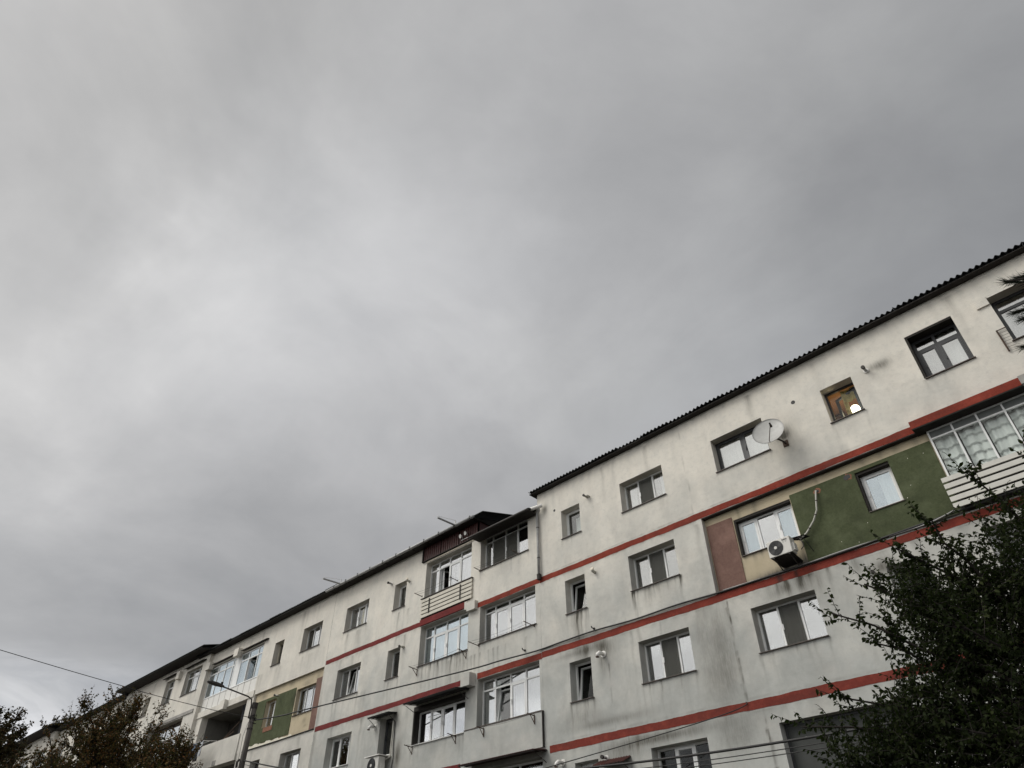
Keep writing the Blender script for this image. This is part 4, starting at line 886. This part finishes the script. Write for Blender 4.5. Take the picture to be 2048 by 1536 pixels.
awning(-13.35, -12.3, 5.63, 5.45, .4, 'short red canopy behind the low wires', 'cladding_red')

# drying racks
def rack(u0, u1, z, out, label, y=0., brace=True, inward=0.):
    t = thing('drying_rack', label, 'drying rack', group='clothes drying racks under windows')
    for u in (u0, u1):
        MB().tube([(u, y, z), (u - inward, y - out, z + .03)], .016, 6).build('arm', 'rusty', t)
        if brace: MB().tube([(u, y, z - .22), (u - inward * .6, y - out * .6, z + .015)], .012, 6).build('brace', 'rusty', t)
        MB().box(u - .018, u + .018, y - .01, y - .001, z - (.24 if brace else .03), z + .04).build('wall_plate', 'rusty', t)
    b = MB()
    for k in range(2):
        yy = y - out * (.6 + .38 * k); pts = [(u0 + (u1 - u0) * i / 8, yy, z + .02 - .06 * math.sin(math.pi * i / 8)) for i in range(9)]; b.tube(pts, .004, 4)
    b.build('line', 'iron_dark', t); place(t, ((u0 + u1) / 2, y, z)); return t
rack(-21.94, -19.72, 12.87, .42, 'wire rack before the top loggia with slatted parapet', y=-.15, brace=False)
rack(-18.6, -16.5, 12.99, .32, 'wire rack below the loggia window beside the drainpipe', brace=False)
rack(-22.07, -19.22, 10.0, .42, 'rusty rack below the curtained loggia of the middle block')
rack(-18.54, -15.76, 10.07, .53, 'rack with sagging line below the middle loggia left of the drainpipe', brace=False)
rack(-21.98, -19.6, 7.25, .38, 'rusty braced rack below the loggia with the dark canopy')
rack(-18.1, -15.78, 7.22, .32, 'rack on the loggia parapet above the dark red canopy', y=-.09)

# ------------------------------------------------------------------ street lamp
sl = thing('street_lamp', 'concrete pole with a single flat lamp head on a thin arm', 'street lamp')
MB().tube([(-28.95, -3, -.2), (-28.95, -3, 9.42)], [.165, .10], 14).build('pole', 'concrete_pole', sl, smooth=True)
MB().disc((-28.95, -3, 9.3), (0, 0, 1), .12, .12, .22, 14).build('clamp', 'iron_dark', sl)
for z in (8.9, 8.5): MB().disc((-28.95, -3, z), (0, 0, 1), .122, .122, .05, 14).build('clamp', 'iron_dark', sl)
MB().tube([(-28.95, -3.16, 8.9), (-28.95, -3.16, 9.4), (-28.95, -3.2, 9.62), (-28.95, -3.38, 9.70), (-28.95, -4.55, 9.86)], .028, 8).build('arm', 'iron_dark', sl, smooth=True)
lh = MB(); prof = [(0, .05, .03), (-.1, .09, .05), (-.35, .15, .06), (-.62, .13, .045), (-.72, .07, .02)]
for (dy, w, h) in prof: lh.v += [(-28.95 - w, -4.5 + dy, 9.86 - dy * .1 - h * .6), (-28.95 + w, -4.5 + dy, 9.86 - dy * .1 - h * .6), (-28.95 + w * .7, -4.5 + dy, 9.86 - dy * .1 + h), (-28.95 - w * .7, -4.5 + dy, 9.86 - dy * .1 + h)]
for i in range(4):
    for k in range(4): lh.f.append((4 * i + k, 4 * i + (k + 1) % 4, 4 * i + 4 + (k + 1) % 4, 4 * i + 4 + k))
lh.f += [(0, 3, 2, 1), (16, 17, 18, 19)]; lh.build('lamp_head', 'iron_dark', sl)
MB().disc((-28.95, -4.62, 9.9), (0, 0, 1), .045, .05, .12, 10).build('sensor', 'rubber', sl)
sp_ = random.Random(3); kn = MB()
for i in range(7): kn.tube([(-28.95 + sp_.uniform(-.16, .16), -3 + sp_.uniform(-.16, .16), 8.7 + sp_.uniform(0, .35)) for _ in range(4)], .02, 5)
kn.build('cable_joint', 'rubber', sl)
MB().tube([(-28.78, -3.05, 8.8), (-28.7, -3.1, 8.4), (-28.75, -3.1, 7.9), (-28.8, -3.1, 7.1)], .008, 5).tube([(-29.1, -3.05, 8.8), (-29.2, -3.1, 8.3), (-29.12, -3.1, 7.4)], .008, 5).build('loose_wire', 'rubber', sl)
MB().tube([(-28.95, -3.15, 7.4), (-28.95, -3.22, 7.3), (-28.95, -3.2, 7.1)], .05, 6).build('cable_clamp', 'iron_dark', sl)
place(sl, (-28.95, -3, 0))
# ------------------------------------------------------------------ cables
def cable(name, pts, r, label, twist=False, mat='rubber', smoothn=6):
    P = [Vector(p) for p in pts]; out = []
    for i in range(len(P) - 1):
        p0, p1, p2, p3 = P[max(i - 1, 0)], P[i], P[i + 1], P[min(i + 2, len(P) - 1)]
        for k in range(smoothn):
            t = k / smoothn; out.append(.5 * ((2 * p1) + (p2 - p0) * t + (2 * p0 - 5 * p1 + 4 * p2 - p3) * t * t + (3 * p1 - p0 - 3 * p2 + p3) * t ** 3))
    out.append(P[-1])
    o = MB().tube(out, r, 6).build(name, mat, smooth=True); return tag(o, label, 'cable', 'overhead cables')
cable('cable', [(-28.9, -2.95, 8.85), (-27.18, -2.61, 8.79), (-26.24, -2.4, 8.83), (-23.68, -1.84, 8.90), (-20.54, -1.14, 8.98), (-18.06, -.59, 9.06), (-17.05, -.37, 9.13), (-15.66, -.06, 9.2), (-14.6, -.05, 9.225), (-13.2, -.06, 9.235), (-11.6, -.05, 9.18), (-10.1, -.05, 9.20), (-8.69, -.04, 9.16), (-7.2, -.04, 9.16), (-5.7, -.05, 9.15), (-3.28, -.05, 9.2), (0, -.26, 9.2), (4, -.26, 9.2), (8, -.1, 9.2)], .026, 'thick black cable from the lamp pole along the wall above the second red band')
cable('cable', [(-8.6, -.03, 9.19), (-6.5, -.04, 9.165), (-5, -.05, 9.19), (-3.3, -.05, 9.165), (-2.5, -.26, 9.18)], .015, 'thin grey cable beside the thick one under the green panel', mat='galvanised')
cable('cable', [(-35.3, -.04, 9.02), (-33, -.04, 9.0), (-31, -.04, 9.01), (-29.1, -.04, 9.02)], .02, 'black cable under the green panel behind the lamp pole')
cable('cable', [(-28.98, -3.1, 8.95), (-29.09, -4.46, 8.98), (-29.16, -5.17, 9.02), (-29.34, -7.14, 9.16), (-29.44, -8.17, 9.27), (-29.63, -10.13, 9.47), (-29.85, -12.38, 9.72), (-29.95, -13.4, 9.84), (-30.4, -18, 10.5)], .012, 'thin overhead wire crossing the sky at the left')
def span(z0s, label, r, y0=-3.0, y1=-4.):
    pts = [(-28.95 + (14 + 28.95) * t, y0 + (y1 - y0) * t, None) for t in [i / 14 for i in range(15)]]; out = []
    for (x, y, _) in pts:
        out.append((x, y, np.interp(x, [q[0] for q in z0s], [q[1] for q in z0s])))
    cable('cable', out, r, label)
def quadfit(p): 
    A_ = np.polyfit([q[0] for q in p], [q[1] for q in p], 2); return [(x, float(np.polyval(A_, x))) for x in np.linspace(-28.95, 14, 30)]
span(quadfit([(-28.8, 7.35), (-24.93, 6.51), (-12.13, 4.89), (-8.88, 4.66), (-6.09, 4.50), (0, 4.5), (14, 6)]), 'thick low wire running from the lamp pole behind the pear tree', .024, -3, -4)
span(quadfit([(-28.8, 7.25), (-24.93, 6.35), (-12.13, 4.75), (-9.68, 4.55), (-6.12, 4.40), (0, 4.42), (14, 5.9)]), 'upper one of the two thin low wires at the bottom right', .009, -3, -4)
span(quadfit([(-28.8, 7.15), (-24.93, 6.2), (-12.13, 4.65), (-9.68, 4.47), (-6.12, 4.33), (0, 4.35), (14, 5.8)]), 'lower one of the two thin low wires at the bottom right', .009, -3, -4)
cable('cable', [(-8.62, -.015, 6.31), (-8.64, -.06, 6.22), (-9.2, -.4, 6.02), (-10.93, -1.0, 5.71), (-13.48, -2.0, 5.26), (-16.5, -2.8, 4.86), (-22, -3.2, 5.2), (-28.9, -3.05, 7.1)], .012, 'thin drop wire fixed to the wall at the third red band')

# ------------------------------------------------------------------ trees
def leaf_shape(kind):
    if kind == 'pear':   # folded ovate leaf with a drooping tip, unit length along +x
        v = [(0, 0, 0), (.3, .22, .05), (.62, .24, .02), (1.0, 0, -.18), (.62, -.24, .02), (.3, -.22, .05), (.5, 0, -.03)]
        f = [(0, 6, 1), (1, 6, 2), (2, 6, 3), (3, 6, 4), (4, 6, 5), (5, 6, 0)]
    else:
        v = [(0, 0, 0), (.5, .33, .06), (1, 0, -.12), (.5, -.33, .06)]; f = [(0, 2, 1), (0, 3, 2)]
    return np.array(v, float), f
def rotm(d, roll):
    d = Vector(d).normalized(); up = Vector((0, 0, 1)) if abs(d.z) < .95 else Vector((1, 0, 0)); s_ = up.cross(d).normalized(); u = d.cross(s_)
    c, sn = math.cos(roll), math.sin(roll); return np.array([d, s_ * c + u * sn, u * c - s_ * sn])
class Tree:
    def __init__(s, seed): s.r = random.Random(seed); s.br = []; s.lv = []
    def limb(s, p0, p1, r0, r1, bow=.15, n=7):
        p0, p1 = Vector(p0), Vector(p1); L = (p1 - p0).length; off = Vector((s.r.uniform(-1, 1), s.r.uniform(-1, 1), s.r.uniform(.2, 1))) * bow * L
        pts = [p0.lerp(p1, i / n) + off * math.sin(math.pi * i / n) + Vector([s.r.uniform(-1, 1) for _ in range(3)]) * L * .012 for i in range(n + 1)]
        s.br.append((pts, [r0 + (r1 - r0) * i / n for i in range(n + 1)])); return pts
    def twig(s, p, d, L, leaf, nl, droop=.35, r=.004):
        d = Vector(d).normalized(); pts = [Vector(p)]; n = 5
        for i in range(n):
            d = (d + Vector([s.r.uniform(-.22, .22) for _ in range(3)]) + Vector((0, 0, .06))).normalized(); pts.append(pts[-1] + d * L / n)
        s.br.append((pts, [r * (1 - .6 * i / n) for i in range(n + 1)]))
        for i in range(nl):
            t = (i + s.r.random() * .6) / nl; k = min(int(t * n), n - 1); q = pts[k].lerp(pts[k + 1], t * n - k)
            ld = (d * .5 + Vector((s.r.uniform(-1, 1), s.r.uniform(-1, 1), s.r.uniform(-1, .55) - droop))).normalized()
            s.lv.append((q, ld, s.r.uniform(.7, 1.2) * leaf, s.r.uniform(-1.4, 1.4)))
    def build(s, root, leafmat_, kind, trunkmat='bark', split=None, leafname='leaf'):
        b = MB()
        for pts, rs in s.br: b.tube(pts, rs, 5 if max(rs) < .03 else 8, cap=False) if max(rs) > .0026 else b.tube([pts[0], pts[2], pts[-1]], max(rs), 3, cap=False)
        b.build('branches', trunkmat, root, smooth=True)
        V, F = leaf_shape(kind); lv = s.lv; single = []
        if split: 
            lv = sorted(lv, key=split); single, lv = lv[:300], lv[300:]
            me = bpy.data.meshes.new('leaf'); me.from_pydata([tuple(v) for v in V], [], F); me.update(); me.materials.append(MAT[leafmat_])
            for (q, d, sc_, ro) in single:
                R3 = rotm(d, ro); o = bpy.data.objects.new('leaf', me); COL.objects.link(o); o.parent = root
                M4 = Matrix([[R3[0][i] * sc_, R3[1][i] * sc_, R3[2][i] * sc_, q[i]] for i in range(3)] + [[0, 0, 0, 1]]); o.matrix_local = M4
        nv = len(V); allv = np.empty((len(lv) * nv, 3), np.float32)
        for i, (q, d, sc_, ro) in enumerate(lv): allv[i * nv:(i + 1) * nv] = V @ rotm(d, ro) * sc_ + np.array(q)
        Fa = np.array([list(f) for f in F]); m_ = Fa.shape[1]; allf = (Fa[None] + (np.arange(len(lv)) * nv)[:, None, None]).reshape(-1, m_)
        me = bpy.data.meshes.new('crown'); me.vertices.add(len(allv)); me.vertices.foreach_set('co', allv.ravel()); me.loops.add(allf.size); me.loops.foreach_set('vertex_index', allf.astype(np.int32).ravel())
        me.polygons.add(len(allf)); me.polygons.foreach_set('loop_start', np.arange(0, allf.size, m_, dtype=np.int32)); me.polygons.foreach_set('loop_total', np.full(len(allf), m_, np.int32)); me.update()
        me.materials.append(MAT[leafmat_]); o = bpy.data.objects.new('crown', me); COL.objects.link(o); o.parent = root; o['kind'] = 'stuff'

# pear tree at the lower right, about 8 m away
pt = thing('pear_tree', 'dark leafy pear tree in the lower right corner, close to the camera', 'tree')
T = Tree(12); base = Vector((.35, -9.3, 0))
trunk = T.limb(base, (.0, -9.4, 2.3), .13, .09, .03); top = trunk[-1]
tips = [(-2.95, -10.25, 3.20), (-2.36, -10.28, 4.02), (-2.05, -10.2, 3.75), (-1.95, -10.2, 4.28), (-1.62, -10.25, 4.50), (-1.25, -10.25, 4.62), (-.80, -10.25, 4.95), (-.30, -10.2, 4.95), (-2.5, -10.2, 3.35), (-2.35, -9.8, 3.0), (-2.75, -9.95, 2.85),
        (-1.6, -9.6, 3.9), (-1.2, -9.3, 4.5), (-.5, -9.2, 4.9), (.3, -9.8, 5.0), (.9, -9.4, 4.8), (-1.9, -9.1, 3.6), (-1.4, -8.6, 4.0), (-.4, -8.3, 4.5), (.6, -8.4, 4.6), (1.4, -8.9, 4.1), (1.5, -10.2, 3.9), (.8, -10.8, 4.2), (-.4, -11.0, 3.9), (-1.2, -10.9, 3.5), (-1.6, -10.6, 2.9), (-2.2, -9.2, 2.5), (-1.3, -10.3, 3.0), (-.6, -10.5, 3.4), (.2, -10.9, 3.2), (.9, -10.3, 3.0), (-1.7, -9.6, 3.1), (-.9, -9.9, 3.9), (-.2, -9.9, 4.3)]
for tp in tips:
    st_ = top.lerp(trunk[4], T.r.uniform(0, .8)); limb = T.limb(st_, tp, .035, .007, .10, 9); Lm = (Vector(tp) - st_).length
    for i in range(3, 10):
        for k in range(6):
            pos = limb[i].lerp(limb[max(i - 1, 0)], T.r.random()); dr = (Vector(tp) - st_).normalized() * .75 + Vector((T.r.uniform(-1, 1), T.r.uniform(-1, 1), T.r.uniform(-.6, 1.0)))
            T.twig(pos, dr, T.r.uniform(.16, .36), .047, T.r.randint(14, 20))
    T.twig(tp, Vector(tp) - st_, .25, .056, 11)
# inner mass of twigs, in overlapping lobes
for (c_, r_, n_) in [((-1.1, -9.6, 3.55), (.72, .9, .66), 640), ((-1.95, -9.6, 2.7), (.72, .8, .55), 520), ((-.5, -9.7, 4.15), (.62, .8, .62), 480), ((.1, -9.6, 3.4), (1.25, 1, 1.25), 1050), ((-1.1, -9.6, 2.6), (1.0, 1, .75), 820), ((.6, -9.6, 4.3), (.8, .8, .6), 400), ((-1.5, -9.75, 3.95), (.5, .7, .52), 380), ((-1.75, -9.8, 3.2), (.5, .6, .4), 260), ((-2.4, -9.9, 2.85), (.5, .5, .35), 200)]:
    for i in range(n_):
        v = Vector((T.r.gauss(0, 1), T.r.gauss(0, 1), T.r.gauss(0, 1))).normalized() * T.r.random() ** .40
        T.twig((c_[0] + v.x * r_[0], c_[1] + v.y * r_[1], c_[2] + v.z * r_[2]), Vector((T.r.uniform(-1, 1), T.r.uniform(-1, 1), T.r.uniform(-.3, 1))), .3, .043, 17, r=.0025)
camp = Vector((0, -17, 1.6))
def edge_score(l):
    d = l[0] - camp; px = d.dot(R_) / d.dot(F_); py = d.dot(U_) / d.dot(F_); return px - py * -.25 + (0 if -.57 < py < .2 and px < .8 else 9)
T.build(pt, 'leaf_pear', 'pear', split=edge_score); place(pt, tuple(base))

# pine boughs reaching in from the right edge
pn = thing('pine_tree', 'pine bough with long needles at the right edge, above the dark window', 'tree')
PT = Tree(5); pb = Vector((2.6, -12.2, 0)); ptr = PT.limb(pb, (2.5, -12.2, 7.5), .14, .06, .0); nd = MB()
def bough(p0, p1, sub):
    L = PT.limb(p0, p1, .03, .008, .06, 8)
    ends = [(L[-1], (Vector(p1) - Vector(p0)).normalized())]
    for k in range(sub):
        q = L[PT.r.randint(3, 7)]; d = ((Vector(p1) - Vector(p0)).normalized() + Vector([PT.r.uniform(-.7, .7) for _ in range(3)])).normalized(); e = q + d * PT.r.uniform(.12, .28); PT.br.append(([q, q.lerp(e, .5), e], [.008, .007, .005])); ends.append((e, d))
    for (e, d) in ends:
        for k in range(150):
            t = PT.r.random(); q = e - d * .14 * t; nd_ = (d * PT.r.uniform(.25, 1.1) + Vector([PT.r.uniform(-1, 1) for _ in range(3)]) * .55 + d * .25).normalized(); ln = PT.r.uniform(.055, .085)
            s_ = nd_.cross(Vector((.3, .5, .8))).normalized() * .0017; nd.add([q - s_, q + s_, q + nd_ * ln], [(0, 1, 2)])
for tp in [(.19, -12.66, 4.93), (.25, -12.62, 4.88), (.32, -12.6, 4.83), (.14, -12.54, 4.76), (.15, -12.5, 4.70), (.2, -12.48, 4.66), (.06, -12.41, 4.59), (.12, -12.38, 4.54), (.3, -12.55, 4.95), (.45, -12.6, 4.72), (.34, -12.5, 4.66), (.36, -12.3, 4.3), (.6, -12.5, 4.5), (.6, -12.4, 4.9), (.22, -12.25, 4.14)]:
    z = ptr[-1].z; k = PT.r.randint(3, 5); bough(ptr[k], tp, 5)
b = MB()
for pts, rs in PT.br: b.tube(pts, rs, 6, cap=False)
b.build('branches', 'bark', pn, smooth=True); no = nd.build('needles', 'needle', pn); no['kind'] = 'stuff'; place(pn, tuple(pb))

def round_tree(name, label, c, rr, seed, lm, nlimb, dens, leaf, mass=500, base=None):
    t = thing(name, label, 'tree', group='trees in front of the far blocks'); T_ = Tree(seed); c = Vector(c); bs = Vector(base) if base else Vector((c.x, c.y, 0))
    tr = T_.limb(bs, (c.x, c.y, c.z - rr * .3), .16, .08, .02); tp_ = tr[-1]
    for i in range(nlimb):
        an = T_.r.uniform(0, 2 * math.pi); el = T_.r.uniform(-.15, 1.); rad_ = rr * T_.r.uniform(.7, 1.1)
        e = c + Vector((math.cos(an) * math.cos(el * 1.4), math.sin(an) * math.cos(el * 1.4), math.sin(el * 1.4))) * rad_
        st_ = tr[T_.r.randint(4, 7)]; lm_ = T_.limb(st_, e, .05, .01, .1, 8)
        for j in range(2, 9):
            for k in range(dens):
                T_.twig(lm_[j], (e - st_).normalized() + Vector((T_.r.uniform(-1, 1), T_.r.uniform(-1, 1), T_.r.uniform(-.5, 1))), T_.r.uniform(.3, .8), leaf, T_.r.randint(7, 12), r=.008)
        if T_.r.random() < .3: T_.twig(e, (e - st_).normalized() + Vector((0, 0, .4)), .55, leaf * .8, 5, r=.009)
    for i in range(mass):
        v = Vector((T_.r.gauss(0, 1), T_.r.gauss(0, 1), T_.r.gauss(0, 1))).normalized() * T_.r.random() ** .5 * rr * .82
        T_.twig(c + Vector((v.x, v.y, v.z * .95)), Vector((T_.r.uniform(-1, 1), T_.r.uniform(-1, 1), T_.r.uniform(-.3, 1))), .6, leaf, 9, r=.0025)
    T_.build(t, lm, 'quad'); place(t, tuple(bs))
round_tree('street_tree', 'reddish brown autumn tree in front of the cream block, left of the lamp pole', (-35.4, -6, 7.9), 2.4, 3, 'leaf_autumn', 42, 6, .105, mass=560)
round_tree('street_tree', 'wider green and brown tree left of the reddish one, before the far blocks', (-40.8, -6.2, 6.35), 2.5, 4, 'leaf_autumn', 38, 6, .12, mass=950)
round_tree('street_tree', 'low brown tree below the laundry at the foot of the lamp pole', (-28.1, -6.2, 5.6), 1.75, 6, 'leaf_autumn', 30, 6, .10, mass=430)
round_tree('street_tree', 'lower leafy tree in front of the foot of the cream blocks', (-33.4, -7.2, 4.9), 2.1, 7, 'leaf_autumn', 30, 6, .11, mass=800)
round_tree('street_tree', 'dark tree rising over the roofs at the left edge of the picture', (-53.0, -7.2, 10.3), 2.3, 8, 'leaf_dark', 32, 6, .16)
round_tree('street_tree', 'low dark tree at the lower left corner', (-47.4, -7.8, 6.6), 2.6, 9, 'leaf_dark', 30, 6, .15)
round_tree('street_tree', 'bare topped tree behind the farthest roof', (-78, 3.5, 16.4), 2.8, 10, 'leaf_dark', 20, 3, .18)
# trees across the street, behind the camera: they stand in the window reflections
for i, (x, y, z, r) in enumerate([(-40, -31, 6.2, 3.6), (-27, -33, 6.8, 4.), (-15, -32, 6., 3.6), (-3, -34, 6.8, 4.2), (9, -31, 6.2, 3.8), (-54, -33, 6.8, 4.)]):
    round_tree('street_tree', ['rounded tree across the street, third from the left', 'tall tree across the street facing the middle block', 'tree across the street behind the camera, fourth of the row', 'large tree across the street straight behind the camera', 'right end tree of the row across the street', 'left end tree of the row across the street'][i], (x, y, z), r, 20 + i, 'leaf_dark', 22, 4, .22)
